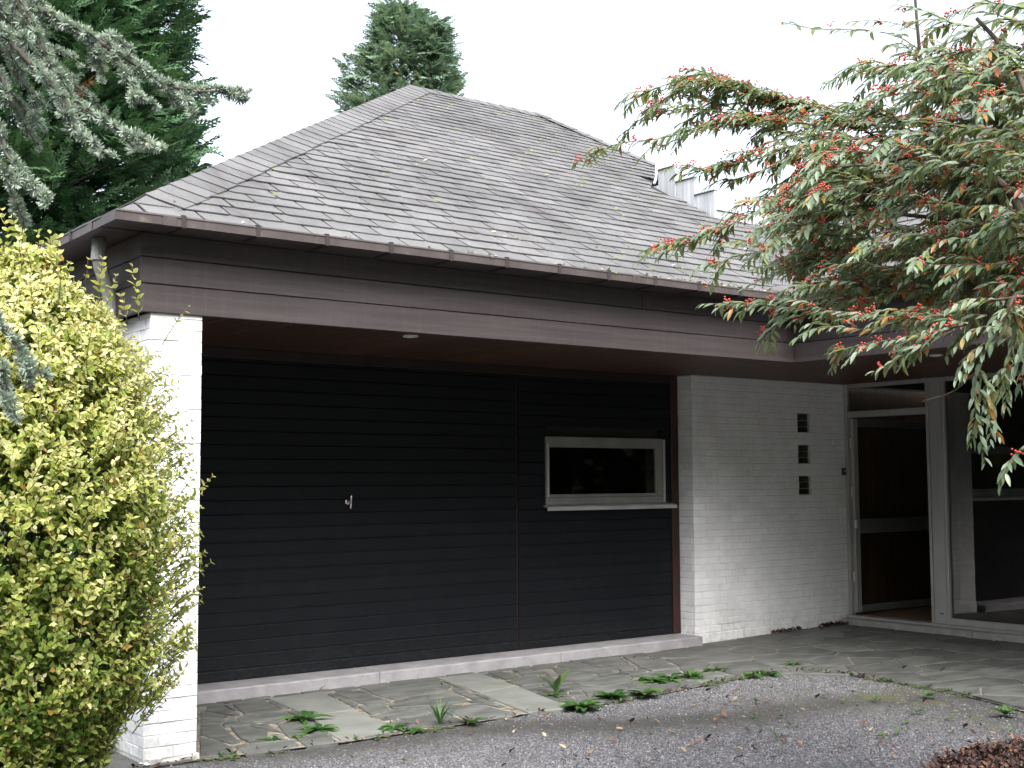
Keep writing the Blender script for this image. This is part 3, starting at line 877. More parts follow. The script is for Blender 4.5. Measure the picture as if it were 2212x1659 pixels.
sl_ = MB()
sx0, sx1 = 7.205, 8.845
pf = [(YG-.001, 1.386), (YG-.001, 1.372), (YG-.058, 1.358), (YG-.058, 1.334), (YG-.064, 1.334), (YG-.064, 1.366), (YG-.060, 1.371)]
n = len(pf)
sl_.add([(sx0, p[0], p[1]) for p in pf] + [(sx1, p[0], p[1]) for p in pf],
        [tuple(range(n)), tuple(range(2*n-1, n-1, -1))] + [(i, n+i, n+(i+1) % n, (i+1) % n) for i in range(n)])
sl_.build("sill", m_alu_b, win)

# --- soffit of narrow planks running in from the fascia
sof = MB().box((2.64, FY+.02, SOF+.012), (XD+.06, 9.60, SOF+.03)).box((FX+.02, 0.6, SOF+.012), (XD+.06, FY+.018, SOF+.03)).build("soffit", m_dark, house)
pw = .0935
x = 3.03
while x < XD - .01:
    y0 = FY + .022 if x + pw < FX + .02 else .7
    y1 = YG + .03 if x < XW else YW + .02
    if x < FX + .02 < x + pw: y0 = FY + .022
    MB().box((x, y0, SOF), (min(x+pw-.005, XD), y1, SOF+.0115), .002).build("plank", m_soffit, sof)
    x += pw
for lx, ly in ((4.83, 7.62), (9.80, 7.13), (9.25, 6.30)):
    dl = MB().lathe((lx, ly, SOF), (0, 0, -1), [(0, .056), (.008, .056), (.011, .050), (.011, .040), (.003, .038)], 20).build("downlight", m_lens, sof, smooth=False)
    
# --- fascia boards: garage front, left return, entrance wing
Z3 = [(2.600, 2.765), (2.770, 2.9235), (2.9285, 3.068)]
fa = part_root("fascia", house, (5.4, FY, 2.6))
for k, (z0, z1) in enumerate(Z3):
    o_ = .006 * k
    bb = MB()
    if k == 2:
        MB().box((2.632, FY+o_, z0), (6.60, FY+.03, z1), .004).build("board", m_fascia, fa)
        MB().box((6.604, FY+o_, z0), (FX+.03, FY+.03, z1), .004).build("board", m_fascia, fa)
    else:
        MB().box((2.632, FY+o_, z0), (FX+.028-.001*k, FY+.03, z1), .004).build("board", m_fascia, fa)
    MB().box((2.632+o_, FY+.031, z0), (2.662, 17.0, z1), .004).build("board", m_fascia, fa)
    MB().box((FX+o_, 0.6, z0), (FX+.03, FY-.001, z1), .004).build("board", m_fascia, fa)

bb = MB(); bb.box((2.665, FY+.0312, 2.61), (FX+.06, FY+.05, 3.065)); bb.box((FX+.0305, .65, 2.61), (FX+.05, FY+.031, 3.065)); bb.box((2.6625, FY+.0505, 2.61), (2.68, 16.9, 3.065))
bb.build("backing", m_dark, fa, kind="stuff")
# --- gutters
def gutter(name, axis, face, a0, a1, brackets, joints, flip=1):
    """box gutter with a rolled lip; axis 'x' runs along x at y=face, axis 'y' along y at x=face"""
    zb, zt = 3.070, 3.130
    w = .275
    prof = [(0, zb), (w, zb), (w, zb+.012), (.006, zb+.012), (.006, zt-.012), (.012, zt-.004), (.012, zt), (-.003, zt), (-.005, zt-.010), (0, zt-.014)]
    n = len(prof)
    pt = (lambda a, p: (a, face + p[0], p[1])) if axis == 'x' else (lambda a, p: (face + p[0]*flip, a, p[1]))
    bb = MB()
    bb.add([pt(a0, p) for p in prof] + [pt(a1, p) for p in prof],
           [tuple(range(n)), tuple(range(2*n-1, n-1, -1))] + [(i, n+i, n+(i+1) % n, (i+1) % n) for i in range(n)])
    g = bb.build(name, m_gutter, house)
    for a in brackets:
        q = MB()
        lo, hi = (a-.014, a+.014)
        if axis == 'x':
            q.box((lo, face-.009, zb-.004), (hi, face-.0055, zt+.003), .001); q.box((lo, face-.009, zt+.0035), (hi, face+.05, zt+.007), .001)
            q.box((lo, face-.009, zb-.008), (hi, face+.2, zb-.0045), .001)
        else:
            f0, f1 = (face-.009, face-.0055) if flip > 0 else (face+.0055, face+.009)
            q.box((f0, lo, zb-.004), (f1, hi, zt+.003), .001); q.box((f0, lo, zt+.0035), (face+.05*flip, hi, zt+.007), .001)
        q.build("bracket", m_bracket, g)
    for a in joints:
        q = MB()
        lo, hi = a-.04, a+.04
        if axis == 'x': q.box((lo, face-.005, zb-.003), (hi, face-.001, zt-.011), .001)
        else:
            f0, f1 = (face-.005, face-.001) if flip > 0 else (face+.001, face+.005)
            q.box((f0, lo, zb-.003), (f1, hi, zt-.011), .001)
        q.build("joint_sleeve", m_gutter, g)
    return g
bx = [2.784 + .4635*i for i in range(12)]
gutter("front_gutter", 'x', GY, GXL+.0005, GX, bx, [2.70, 6.30])
gutter("side_gutter", 'y', GXL, GY+.247, 16.9, [7.6 + .465*i for i in range(14)], [7.25])
gutter("wing_gutter", 'y', GX, 0.8, GY-.002, [6.4 - .465*i for i in range(11)], [4.2])
MB().box((GXL, GY+.013, 3.0702), (GXL+.008, GY+.2468, 3.129), .001).build("gutter_corner", m_gutter, house)
dp = MB()
ptsd = [(2.50, 7.42, 3.075), (2.50, 7.42, 2.97), (2.515, 7.43, 2.90), (2.56, 7.47, 2.82), (2.60, 7.50, 2.74), (2.605, 7.505, 2.66), (2.605, 7.505, 1.4), (2.605, 7.505, .0)]
dp.tube(ptsd, .042, 14)
dpo = dp.build("downpipe", m_pipe, house, smooth=True)
MB().lathe((2.50, 7.42, 2.985), (0, 0, -1), [(0, .044), (.05, .046), (.052, .044)], 14).build("pipe_collar", m_pipe, dpo, smooth=False)
MB().lathe((2.605, 7.505, 2.62), (0, 0, -1), [(0, .044), (.06, .046), (.062, .044)], 14).build("pipe_collar", m_pipe, dpo, smooth=False)

# --- roof
SL = 0.582
TH = math.atan(SL)
cT, sT = math.cos(TH), math.sin(TH)
EY, EZ = 6.86, 3.124                                # where the front slope starts
def zf(y): return EZ + SL * (y - EY)
def zw(x): return EZ + SL * (x - (GX + .04))
RY = 12.06; RZ = zf(RY)
XH = GXL + .04                                      # hip starts above the gutter corner: y - EY = x - XH
RX0 = XH + (RY - EY); RX1 = 9.48
VX = GX + .04                                       # valley: x - VX = y - EY
front_poly = [(XH, EY), (VX, EY), (VX+1.92, EY+1.92), (9.22, EY+1.92), (9.22, 9.72), (10.10, 10.55), (RX1, RY), (RX0, RY)]
wing_poly = [(VX, EY), (VX, 0.7), (VX+5.0, 0.7), (VX+5.0, 7.9), (VX+3.7, 9.28), (11.06, EY+2.93), (VX+1.92, EY+1.92)]
dk = MB()
dk.add([(x, y, zf(y)-.012) for x, y in front_poly], [tuple(range(len(front_poly)))])
dk.add([(x, y, zw(x)-.012) for x, y in wing_poly], [tuple(range(len(wing_poly)))[::-1]])
roof = dk.build("roof", m_dark, house)
dk2 = MB()
dk2.add([(XH, EY, EZ-.012), (RX0, RY, RZ-.012), (XH, 2*RY-EY, EZ-.012)], [(0, 1, 2)])
dk2.add([(RX0, RY, RZ-.012), (RX1, RY, RZ-.012), (RX1+5.0, 2*RY-EY, EZ-.012), (XH, 2*RY-EY, EZ-.012)], [(0, 1, 2, 3)])
dk2.add([(RX1, RY, RZ-.012), (10.10, 10.55, zf(10.55)-.012), (13.5, 12.5, 4.2), (RX1+5.0, 2*RY-EY, EZ-.012)], [(0, 1, 2, 3)])
dk2.add([(9.25, 9.14, 3.6), (13.6, 9.14, 3.6), (13.6, 13.0, 3.6), (9.25, 13.0, 3.6)], [(0, 1, 2, 3)])
dk2.build("rear_slope", m_shingle, roof)

EXPO, TABW = 0.1695, 0.350
def inside(poly, p):
    x, y = p; c = False
    for i in range(len(poly)):
        x1, y1 = poly[i]; x2, y2 = poly[(i+1) % len(poly)]
        if (y1 > y) != (y2 > y) and x < (x2-x1)*(y-y1)/(y2-y1)+x1: c = not c
    return c
def tab_template(L=TABW-.017, H=EXPO+.02):
    """one tab lying in its local plane: x along the eave, y up the slope, top at z; lower left corner trimmed"""
    t = .008
    base = [(0.030, 0.0), (L, 0.004), (L, H), (0, H), (0, .030), (.008, .010)]
    n = len(base)
    vs = [(x, y, 0) for x, y in base] + [(x, y, t) for x, y in base]
    fs = [tuple(range(n))[::-1], tuple(range(n, 2*n))] + [(i, (i+1) % n, n+(i+1) % n, n+i) for i in range(n)]
    return vs, fs
TV, TF = tab_template()
ME_TAB = bpy.data.meshes.new("shingle"); ME_TAB.from_pydata(TV, [], TF); ME_TAB.materials.append(m_shingle); ME_TAB.update()
def clip_tab(poly2, a, z0):
    pass
tabs = []                                           # (matrix, size in the picture)
cut_tabs = MB()
HEEL, TOE = .000, .0125                             # the tab rides on the course below: its toe stands proud
def tab_matrix(kind, a, s, jit=True):
    lift = TOE + (rnd.uniform(-.0015, .004) if jit else 0)
    pitch = -(lift - HEEL) / (EXPO + .05)
    if kind == 'f':
        o = Vector((a, EY + s*cT, EZ + s*sT)); ux, uy, un = Vector((1, 0, 0)), Vector((0, cT, sT)), Vector((0, -sT, cT))
    else:
        o = Vector((VX + s*cT, a, EZ + s*sT)); ux, uy, un = Vector((0, -1, 0)), Vector((cT, 0, sT)), Vector((-sT, 0, cT))
    rot = rnd.uniform(-.008, .008) if jit else 0
    o = o + un * lift
    ux2 = (ux + uy * rot).normalized()
    uy2 = (uy + un * pitch); uy2 = (uy2 - ux2 * uy2.dot(ux2)).normalized()
    un2 = ux2.cross(uy2)
    return Matrix(((ux2.x, uy2.x, un2.x, o.x), (ux2.y, uy2.y, un2.y, o.y), (ux2.z, uy2.z, un2.z, o.z), (0, 0, 0, 1)))
def lay_roof(kind, poly, smax, a_lo, a_hi):
    k = 0
    s = -.03
    n2 = len(poly)
    while s < smax:
        off = ((k % 2) * .5 + .13 * math.sin(k * 2.1) + rnd.uniform(-.03, .03)) * TABW
        a = a_lo - TABW + off
        while a < a_hi:
            c0, c1 = s, s + EXPO + .05
            P = (lambda u, v: (u, EY + v*cT)) if kind == 'f' else (lambda u, v: (VX + v*cT, u))
            sgn = 1 if kind == 'f' else -1
            pts = [P(a, c0+.03), P(a+sgn*TABW, c0+.03), P(a+sgn*TABW, c1-.05), P(a, c1-.05)]
            ins = [inside(poly, p) for p in pts]
            if all(ins):
                tabs.append((tab_matrix(kind, a, s), kind, s, a))
            elif any(ins):
                # trimmed tab: clip its rectangle in the slope plane against the (locally convex) outline
                rect = [(a, c0), (a+sgn*(TABW-.017), c0), (a+sgn*(TABW-.017), c1-.03), (a, c1-.03)]
                cl = rect
                pp = [((x, (y-EY)/cT) if kind == 'f' else (y, (x-VX)/cT)) for x, y in poly]
                area = sum(pp[i][0]*pp[(i+1) % n2][1]-pp[(i+1) % n2][0]*pp[i][1] for i in range(n2))
                cxm = (rect[0][0]+rect[1][0])/2; cym = (c0+c1)/2
                for i in range(n2):
                    p, q = pp[i], pp[(i+1) % n2]
                    d = (q[0]-p[0], q[1]-p[1]); L = math.hypot(*d)
                    if L < 1e-6: continue
                    t = max(0, min(1, ((cxm-p[0])*d[0]+(cym-p[1])*d[1])/(L*L)))
                    near = math.hypot(cxm-p[0]-d[0]*t, cym-p[1]-d[1]*t)
                    if near > .36: continue
                    nn = (d[1]/L, -d[0]/L) if area > 0 else (-d[1]/L, d[0]/L)
                    cl = clip(cl, nn, nn[0]*p[0]+nn[1]*p[1] + .004)
                    if len(cl) < 3: break
                if len(cl) >= 3:
                    M_ = tab_matrix(kind, a, s)
                    loc = [(((u-a)*sgn), v-s) for u, v in cl]
                    ar = sum(loc[i][0]*loc[(i+1) % len(loc)][1]-loc[(i+1) % len(loc)][0]*loc[i][1] for i in range(len(loc)))
                    if abs(ar) > .0012:
                        if ar < 0: loc = loc[::-1]
                        m_ = len(loc)
                        cut_tabs.add([tuple(M_ @ Vector((x, y, 0))) for x, y in loc] + [tuple(M_ @ Vector((x, y, .0045))) for x, y in loc],
                                     [tuple(range(m_))[::-1], tuple(range(m_, 2*m_))] + [(i, (i+1) % m_, m_+(i+1) % m_, m_+i) for i in range(m_)])
            a += TABW
        k += 1; s += EXPO
lay_roof('f', front_poly, (RY-EY)/cT, XH-.2, 10.3)
lay_roof('w', wing_poly, 5.0/cT, .7, 10.2)
def shown(t):
    c = t[0] @ Vector((TABW/2, .1, 0))
    p = project(c)
    if p is None or not (-20 < p[0] < 2232 and -20 < p[1] < 1680): return 1e9
    return p[2] + (6 if t[1] == 'w' else 0)
tabs.sort(key=shown)
NT = 290
for M_, kind, s, a in tabs[:NT]:
    o = bpy.data.objects.new("shingle", ME_TAB)
    link(o, roof, M_.translation)
    o.matrix_basis = Matrix.Translation(M_.translation - WORLD[roof.name]) @ M_.to_3x3().to_4x4()
for M_, kind, s, a in tabs[NT:]:
    cut_tabs.add([tuple(M_ @ Vector(v)) for v in TV], TF)
cut_tabs.build("shingle_field", m_shingle, roof, kind="stuff")
# hip and ridge caps, folded over the edge and lapped
def caps(name, p0, p1, n1, n2, count, w, lap=.055):
    p0, p1 = Vector(p0), Vector(p1)
    d = (p1 - p0); L = d.length; d.normalize()
    s1 = (d.cross(Vector(n1))).normalized(); s2 = (d.cross(Vector(n2))).normalized()
    if s1.dot(s2) > 0: s2 = -s2
    if s1.z > 0: s1 = -s1
    if s2.z > 0: s2 = -s2
    up = (Vector(n1) + Vector(n2)).normalized()
    st_ = L / count
    for i in range(count):
        q0 = p0 + d * (i*st_ + rnd.uniform(-.006, .006)); q1 = p0 + d * ((i+1)*st_ + lap)
        bb = MB()
        t = .006
        l0, l1 = .016 + rnd.uniform(0, .003), .008
        ww = w + rnd.uniform(-.006, .006)
        if i == 0 and name == 'hip_shingle': l0, ww = -.006, w*.93
        ring = []
        for q, l in ((q0, l0), (q1, l1)):
            a1 = q + s1*ww + Vector(n1)*(l+.012); m1 = q + s1*ww*.25 + up*(l+.018); c1 = q + up*(l+.024)
            m2 = q + s2*ww*.25 + up*(l+.018); a2 = q + s2*ww + Vector(n2)*(l+.012)
            for v in (a1, m1, c1, m2, a2): ring.append(v)
            for v in (a1, m1, c1, m2, a2): ring.append(v - up*t)
        f = []
        for k in range(4):
            f.append((k, k+1, 11+k, 10+k)); f.append((5+k, 15+k, 16+k, 6+k))
            f.append((k, 5+k, 6+k, k+1)); f.append((10+k, 11+k, 16+k, 15+k))
        f += [(0, 10, 15, 5), (4, 9, 19, 14)]
        bb.add(ring, f)
        bb.build(name, m_shingle, roof)
NF, NL, NWG, NB = (0, -sT, cT), (-sT, 0, cT), (-sT, 0, cT), (0, sT, cT)
caps("hip_shingle", (XH+.12, EY+.12, EZ+.070), (RX0, RY, RZ), NF, NL, 43, .235)
caps("ridge_shingle", (RX0-.02, RY, RZ), (RX1, RY, RZ), NF, NB, 10, .15)
caps("ridge_shingle", (10.10, 10.55, zf(10.55)), (RX1+.02, RY-.02, RZ), NF, (.62, .24, .74), 9, .10)

# lacing of the valley: courses that sweep round from one slope to the other
vl = MB()
for k in range(16):
    s = .02 + k*EXPO
    vx, vy, vz = VX + s*cT, EY + s*cT, EZ + s*sT
    if vy > EY + 1.9: break
    rows = []
    for q in range(9):
        t = (q-4)/4
        u = abs(t)*.42
        sag = .05 * (1-abs(t))**2
        for ds, lift in ((0, .024), (.19, .008)):
            ss = s + ds
            bx_, by_, bz_ = VX + ss*cT, EY + ss*cT, EZ + ss*sT
            if t < 0: p = Vector((bx_ - u, by_, bz_))
            else: p = Vector((bx_, by_ - u, bz_))
            p.z += lift + .035*(1-abs(t))**2 - (0 if ds else sag*.3)
            if ds == 0: p += Vector((-sag, -sag, -sag*.58))*.5
            rows.append(p)
    fs = []
    for q in range(8):
        a_ = q*2
        fs.append((a_, a_+2, a_+3, a_+1))
    vs = [tuple(p) for p in rows] + [tuple(p - Vector((0, 0, .007))) for p in rows]
    n_ = len(rows)
    for q in range(8):
        a_ = q*2
        fs.append((a_+n_, a_+1+n_, a_+3+n_, a_+2+n_)); fs.append((a_, a_+n_, a_+2+n_, a_+2))
    vl.add(vs, fs)
vl.build("valley_course", m_shingle, roof, kind="stuff")

# moss cushions in the slots and a few petals and leaves blown on to the tiles
ms = MB()
def blob(bb, c, r, ux, uy, un, sq=.55):
    seg = 7
    ring = [[], []]
    ph = rnd.uniform(0, 6)
    for j, (rr, hh) in enumerate(((1, 0), (.68, sq*.75))):
        for k in range(seg):
            a = 2*math.pi*k/seg + ph
            q = r*rr*rnd.uniform(.8, 1.15)
            ring[j].append(c + ux*(q*math.cos(a)*1.3) + uy*(q*math.sin(a)*.8) + un*(r*hh))
    vs = ring[0] + ring[1] + [c + un*(r*sq)]
    fs = [(k, (k+1) % seg, seg+(k+1) % seg, seg+k) for k in range(seg)] + [(seg+k, seg+(k+1) % seg, 2*seg) for k in range(seg)]
    bb.add([tuple(v) for v in vs], fs)
UXF, UYF, UNF = Vector((1, 0, 0)), Vector((0, cT, sT)), Vector((0, -sT, cT))
ft = [t for t in tabs if t[1] == 'f']
for i in range(210):
    t = rnd.choice(ft)
    pr_ = .15 + .85*max(0, min(1, (t[3]-5.5)/3.5))
    if rnd.random() > pr_: continue
    p = t[0] @ Vector((rnd.choice((-.004, .0, .01)), rnd.uniform(.0, .12), .004))
    for q in range(rnd.randint(1, 3)):
        blob(ms, p + UXF*rnd.uniform(-.02, .03) + UYF*rnd.uniform(-.02, .02), rnd.uniform(.007, .019), UXF, UYF, UNF)
ms.build("moss", m_moss, roof, kind="stuff")

# --- stepped zinc upstand of the roof well
zn = part_root("zinc_upstand", house, (9.2, 9.2, 4.5))
steps = [(8.78, 9.058, 4.535), (9.062, 9.333, 4.725), (9.337, 9.60, 4.905)]
for y0, y1, zt in steps:
    MB().box((9.20, y0, zf(y0)-.5), (9.225, y1, zt), .004).build("panel", m_zinc, zn)
    MB().box((9.185, y0-.004, zt+.0005), (9.240, y1+.004, zt+.014), .004).build("coping", m_zedge, zn)
MB().box((9.2, 9.604, 4.2), (9.225, 10.3, zf(9.7)-.03), .003).build("panel", m_zinc, zn)
for x0, x1 in ((9.227, 9.50), (9.503, 9.78)):
    MB().box((x0, 8.785, 3.9), (x1, 8.805, 4.335), .004).build("panel", m_zinc, zn)
    MB().box((x0, 8.773, 4.3355), (x1, 8.818, 4.347), .004).build("coping", m_zedge, zn)
pz = MB()
pz.tube([(9.24, 9.70, zf(9.7)+.015), (9.30, 9.755, zf(9.755)+.02), (9.36, 9.80, zf(9.8)+.05), (9.39, 9.82, zf(9.82)+.13), (9.395, 9.825, zf(9.82)+.30)], .016, 8)
pz.build("vent_pipe", m_zinc, zn, smooth=True)

# --- glazed entrance
en = part_root("entrance", house, (XD, 7.6, .1))
ds = part_root("doorstep", house, (11.2, 7.0, 0))
for y0, y1 in ((7.277, 8.866), (5.20, 7.273), (3.1, 5.196)):
    MB().box((11.13, y0, -.02), (11.36, y1, .108), .008).build("step_stone", m_step, ds)
MB().box((11.245, 0.8, .109), (11.40, 8.86, .135), .004).build("threshold_plate", m_alu, en)
fx0, fx1 = XD-.022, XD+.045
MB().box((fx0, 8.835, .136), (fx1, 8.878, SOF-.001), .004).build("door_jamb", m_alu, en)
MB().box((fx0+.002, 7.832, 2.610), (fx1, 8.8345, SOF-.001), .004).build("head_rail", m_alu, en)
MB().box((fx0+.002, 7.832, 2.284), (fx1, 8.8345, 2.354), .004).build("transom_bar", m_alu, en)
po = MB().box((fx0+.004, 7.650, .136), (fx1, 7.792, SOF-.001), .004).build("post", m_alu, en)
for y0, y1, dx in ((7.800, 7.830, -.004), (7.7925, 7.7995, .008), (7.612, 7.6415, -.004), (7.642, 7.6495, .008)):
    MB().box((fx0+dx, y0, .136), (fx1-.002, y1, SOF-.001), .003).build("post_rib", m_alu, po)
MB().box((fx0+.001, 7.690, .232), (fx0+.006, 7.735, .243), .001).build("vent_slot", m_rubber, po)
MB().box((XD+.010, 7.832, 2.3545), (XD+.016, 8.834, 2.6095)).build("transom_pane", m_doorglass, en)
MB().box((fx0+.002, 0.9, .136), (fx1, 7.611, .200), .004).build("sill_rail", m_alu, en)
MB().box((fx0+.002, 0.9, 2.610), (fx1, 7.611, SOF-.001), .004).build("head_rail", m_alu, en)
MB().box((fx0+.001, 3.40, .2005), (fx1, 3.46, 2.6095), .004).build("mullion", m_alu, en)
sw = MB().box((XD+.010, 3.461, .2005), (XD+.016, 7.611, 2.6095)).build("side_pane", m_glass, en)
MB().box((XD+.010, 0.9, .2005), (XD+.016, 3.399, 2.6095)).build("side_pane", m_glass, en)
lf = part_root("door_leaf", house, (11.8, 8.82, .16))
ly0, ly1 = 8.800, 8.838
lx0, lx1 = XD+.03, 12.82
MB().box((lx0, ly0, .160), (lx0+.085, ly1, 2.275), .005).build("stile", m_alu, lf)
MB().box((lx1-.085, ly0, .160), (lx1, ly1, 2.275), .005).build("stile", m_alu_d, lf)
for z0, z1 in ((.160, .235), (1.015, 1.175), (2.190, 2.275)):
    MB().box((lx0+.0855, ly0+.002, z0), (lx1-.0855, ly1-.002, z1), .005).build("rail", m_alu_d, lf)
for z0, z1 in ((.2355, 1.0145), (1.1755, 2.1895)):
    MB().box((lx0+.0855, ly0+.016, z0), (lx1-.0855, ly0+.022, z1)).build("door_pane", m_doorglass, lf)
for z in (.50, 1.42, 1.95):
    MB().lathe((XD-.012, 8.800, z), (0, 0, 1), [(0, .009), (.05, .009), (.051, .006), (.056, .006), (.057, .009), (.107, .009)], 10).build("hinge", m_alu_b, lf)
MB().box((XD+.005, 8.770, 1.075), (XD+.045, 8.799, 1.165), .006).build("lock_case", m_alu_b, lf)
# the hall behind: planked wall and end wall
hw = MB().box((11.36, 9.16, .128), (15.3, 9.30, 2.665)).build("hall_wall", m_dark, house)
x = 11.37
while x < 13.6:
    MB().box((x, 9.135, .129), (x+.0895, 9.159, 2.66), .002).build("wall_plank", m_panel, hw)
    x += .092
MB().box((13.75, 3.0, .129), (13.85, 9.13, 2.66)).build("hall_end_wall", m_room, house)
# ------------------------------------------------------------------ vegetation helpers
def leaf_template(L=1.0, W=.28, fold=.10, curl=.10, seg=4):
    """a pointed leaf along +x, midrib folded, tip curling down; returns verts, quad faces"""
    vs, fs = [], []
    for i in range(seg + 1):
        t = i / seg
        w = W * .5 * (math.sin(math.pi * min(1, t**.85 * .97 + .03)) ** .8) if 0 < i < seg else W*.03
        zc = -curl * t * t
        vs += [(t*L, -w, zc + fold*w*2), (t*L, 0, zc), (t*L, w, zc + fold*w*2)]
    for i in range(seg):
        a = i*3
        fs += [(a, a+3, a+4, a+1), (a+1, a+4, a+5, a+2)]
    return np.array(vs, float), np.array(fs, int)
def rot_rows(v, axis, ang):
    axis = axis / np.linalg.norm(axis, axis=1, keepdims=True)
    c, s = np.cos(ang)[:, None], np.sin(ang)[:, None]
    return v*c + np.cross(axis, v)*s + axis*(axis*v).sum(1, keepdims=True)*(1-c)
def smooth_path(pts, n):
    pts = [Vector(p) for p in pts]
    if len(pts) < 3:
        return [pts[0].lerp(pts[-1], i/(n-1)) for i in range(n)]
    P = [pts[0]*2 - pts[1]] + pts + [pts[-1]*2 - pts[-2]]
    seg = [(pts[i+1]-pts[i]).length for i in range(len(pts)-1)]
    tot = sum(seg); out = []
    for k in range(n):
        d = tot * k/(n-1); i = 0
        while i < len(seg)-1 and d > seg[i]: d -= seg[i]; i += 1
        t = min(1, d / max(seg[i], 1e-6))
        p0, p1, p2, p3 = P[i], P[i+1], P[i+2], P[i+3]
        out.append(.5*((2*p1) + (p2-p0)*t + (2*p0-5*p1+4*p2-p3)*t*t + (3*p1-p0-3*p2+p3)*t**3))
    return out
def path_len(p): return sum((p[i+1]-p[i]).length for i in range(len(p)-1))

class Leaves:
    """collects leaf placements, then hands the largest in the picture out as objects of their own"""
    def __init__(s): s.p, s.x, s.n, s.sc, s.t = [], [], [], [], []
    def add(s, p, x, n, sc, t):
        s.p.append(tuple(p)); s.x.append(tuple(x)); s.n.append(tuple(n)); s.sc.append(sc); s.t.append(t)
    def finish(s, name, stuff_name, templ, mat, parent, n_obj, smooth=True, rim=None):
        tv, tf = templ
        P, X, N_, S, T = map(np.array, (s.p, s.x, s.n, s.sc, s.t))
        M = basis(X, N_) * S[:, None, None]
        # pick: inside the frame, nearest and facing the camera
        v = P + X/np.linalg.norm(X, axis=1, keepdims=True)*S[:, None]*.5 - np.array(EYE)
        d = v @ np.array(CF)
        px = 1106 + FPX*(v @ np.array(CR))/d; py = 829.5 - FPX*(v @ np.array(CU))/d
        ok = (d > .3) & (px > 15) & (px < 2195) & (py > 15) & (py < 1645)
        facing = np.abs((M[:, :, 2] * v).sum(1)) / (S * np.linalg.norm(v, axis=1))
        score = np.where(ok, S/d*(.35+facing)*(1 - .12*(d - d[ok].min() if ok.any() else 0)), -1)
        order = np.argsort(-score)
        pick = order[:n_obj] if n_obj else np.array([], int)
        pick = pick[score[pick] > 0]
        if len(pick):
            me = np_mesh(name, tv, tf, mat, None, smooth, rim)
            for i in pick:
                o = bpy.data.objects.new(name, me)
                o['tint'] = float(T[i])
                link(o, parent, P[i])
                o.matrix_basis = Matrix.Translation(Vector(P[i]) - WORLD[parent.name]) @ Matrix(M[i].tolist()).to_4x4()
        rest = np.setdiff1d(np.arange(len(P)), pick)
        org = np.array(WORLD[parent.name])
        me = inst_mesh(stuff_name, tv, tf, M[rest], P[rest], mat, T[rest], smooth, org, rim)
        o = bpy.data.objects.new(stuff_name, me); o['kind'] = 'stuff'
        link(o, parent, org)
        return o
def U(a, b): return rnd.uniform(a, b)
def rvec(): 
    v = Vector((rnd.gauss(0, 1), rnd.gauss(0, 1), rnd.gauss(0, 1)))
    return v.normalized()

# ------------------------------------------------------------------ cotoneaster tree at the right
cot = thing("cotoneaster_tree", (6.10, 2.55, 0), "arching cotoneaster tree with narrow grey green leaves and red berries overhanging the entrance", "tree")
tw_big, tw = MB(), MB()
cl = Leaves()
berries = []
CAX = Vector((6.6, 3.6, 0))
def spray(path, dens=1.0, tip_young=True, berry=.5, bleach=0.0, lsc=1.0):
    """leafy shoot: alternate drooping leaves in two ranks, berries in bunches on the upper side"""
    L = path_len(path)
    n = max(3, int(L / .0175 * dens))
    P = smooth_path(path, n)
    for i in range(n):
        p = P[i]
        t = (P[min(i+1, n-1)] - P[max(i-1, 0)]).normalized()
        side = t.cross(Vector((0, 0, 1)))
        side = side.normalized() if side.length > .05 else Vector((1, 0, 0))
        up = side.cross(t).normalized()
        s = 1 if i % 2 else -1
        fr = i/(n-1)
        outw = (p - CAX); outw.z = 0; outw = outw.normalized()
        x = t*U(.6, 1.0) + side*s*U(.35, .8) + Vector((0, 0, -1))*U(.0, .5) + outw*U(0, .3) + rvec()*.15
        nn = Vector((0, 0, 1))*.8 + outw*U(.3, .9) + side*s*U(-.1, .4) + rvec()*.35
        sc = U(.054, .082)*lsc*(1 - .35*max(0, fr-.8)/.2)
        r = rnd.random()
        tint = U(.05, .60) if r < .84 else (U(.66, .82) if r < .92 else U(.84, 1.0))
        cl.add(p, x, nn, sc, tint)
        if rnd.random() < .30*dens:
            cl.add(p, t + rvec()*.8 + Vector((0, 0, -.5)), up + rvec()*.5, sc*U(.6, .9), U(.2, .75))
        if rnd.random() < berry*.19:
            c = p + up*U(-.012, .022) + side*U(-.02, .02)
            for q in range(rnd.randint(3, 12)):
                berries.append(c + rvec()*U(.004, .024))
def branch(pxs, d0, d1, r0=.0062, r1=.0016, dens=1.0, twigs=1.0, berry=.5, tlen=(.14, .34), droop=.5):
    """pxs: way points in the picture from the inner end to the tip; d0, d1: distances from the camera"""
    n = len(pxs)
    pts = [at_dist(x, y, d0 + (d1-d0)*i/(n-1)) for i, (x, y) in enumerate(pxs)]
    L = path_len(pts)
    m = max(8, int(L/.05))
    P = smooth_path(pts, m)
    tw.tube(P, [r0 + (r1-r0)*i/(m-1) for i in range(m)], 5)
    ls = min(1.0, d0/5.9)
    spray(P[int(m*.12):], dens*.9, berry=berry, lsc=ls)
    k = int(L/.072*twigs)
    for j in range(k):
        i = int(U(.04, .97)*(m-1))
        p = P[i]
        t = (P[min(i+1, m-1)] - P[max(i-1, 0)]).normalized()
        side = t.cross(Vector((0, 0, 1))).normalized() * rnd.choice((-1, 1))
        ln = U(*tlen)
        dirv = (t*U(.5, 1) + side*U(.3, .9) + Vector((0, 0, U(-.15, .45)))).normalized()
        q1 = p + dirv*ln*.5
        q2 = q1 + (dirv + Vector((0, 0, -droop*U(.5, 1.5)))).normalized()*ln*.5
        tp = smooth_path([p, q1, q2], 6)
        tw.tube(tp, [.0028, .0026, .0023, .002, .0016, .0012], 4)
        spray(tp, dens, berry=berry, lsc=ls)
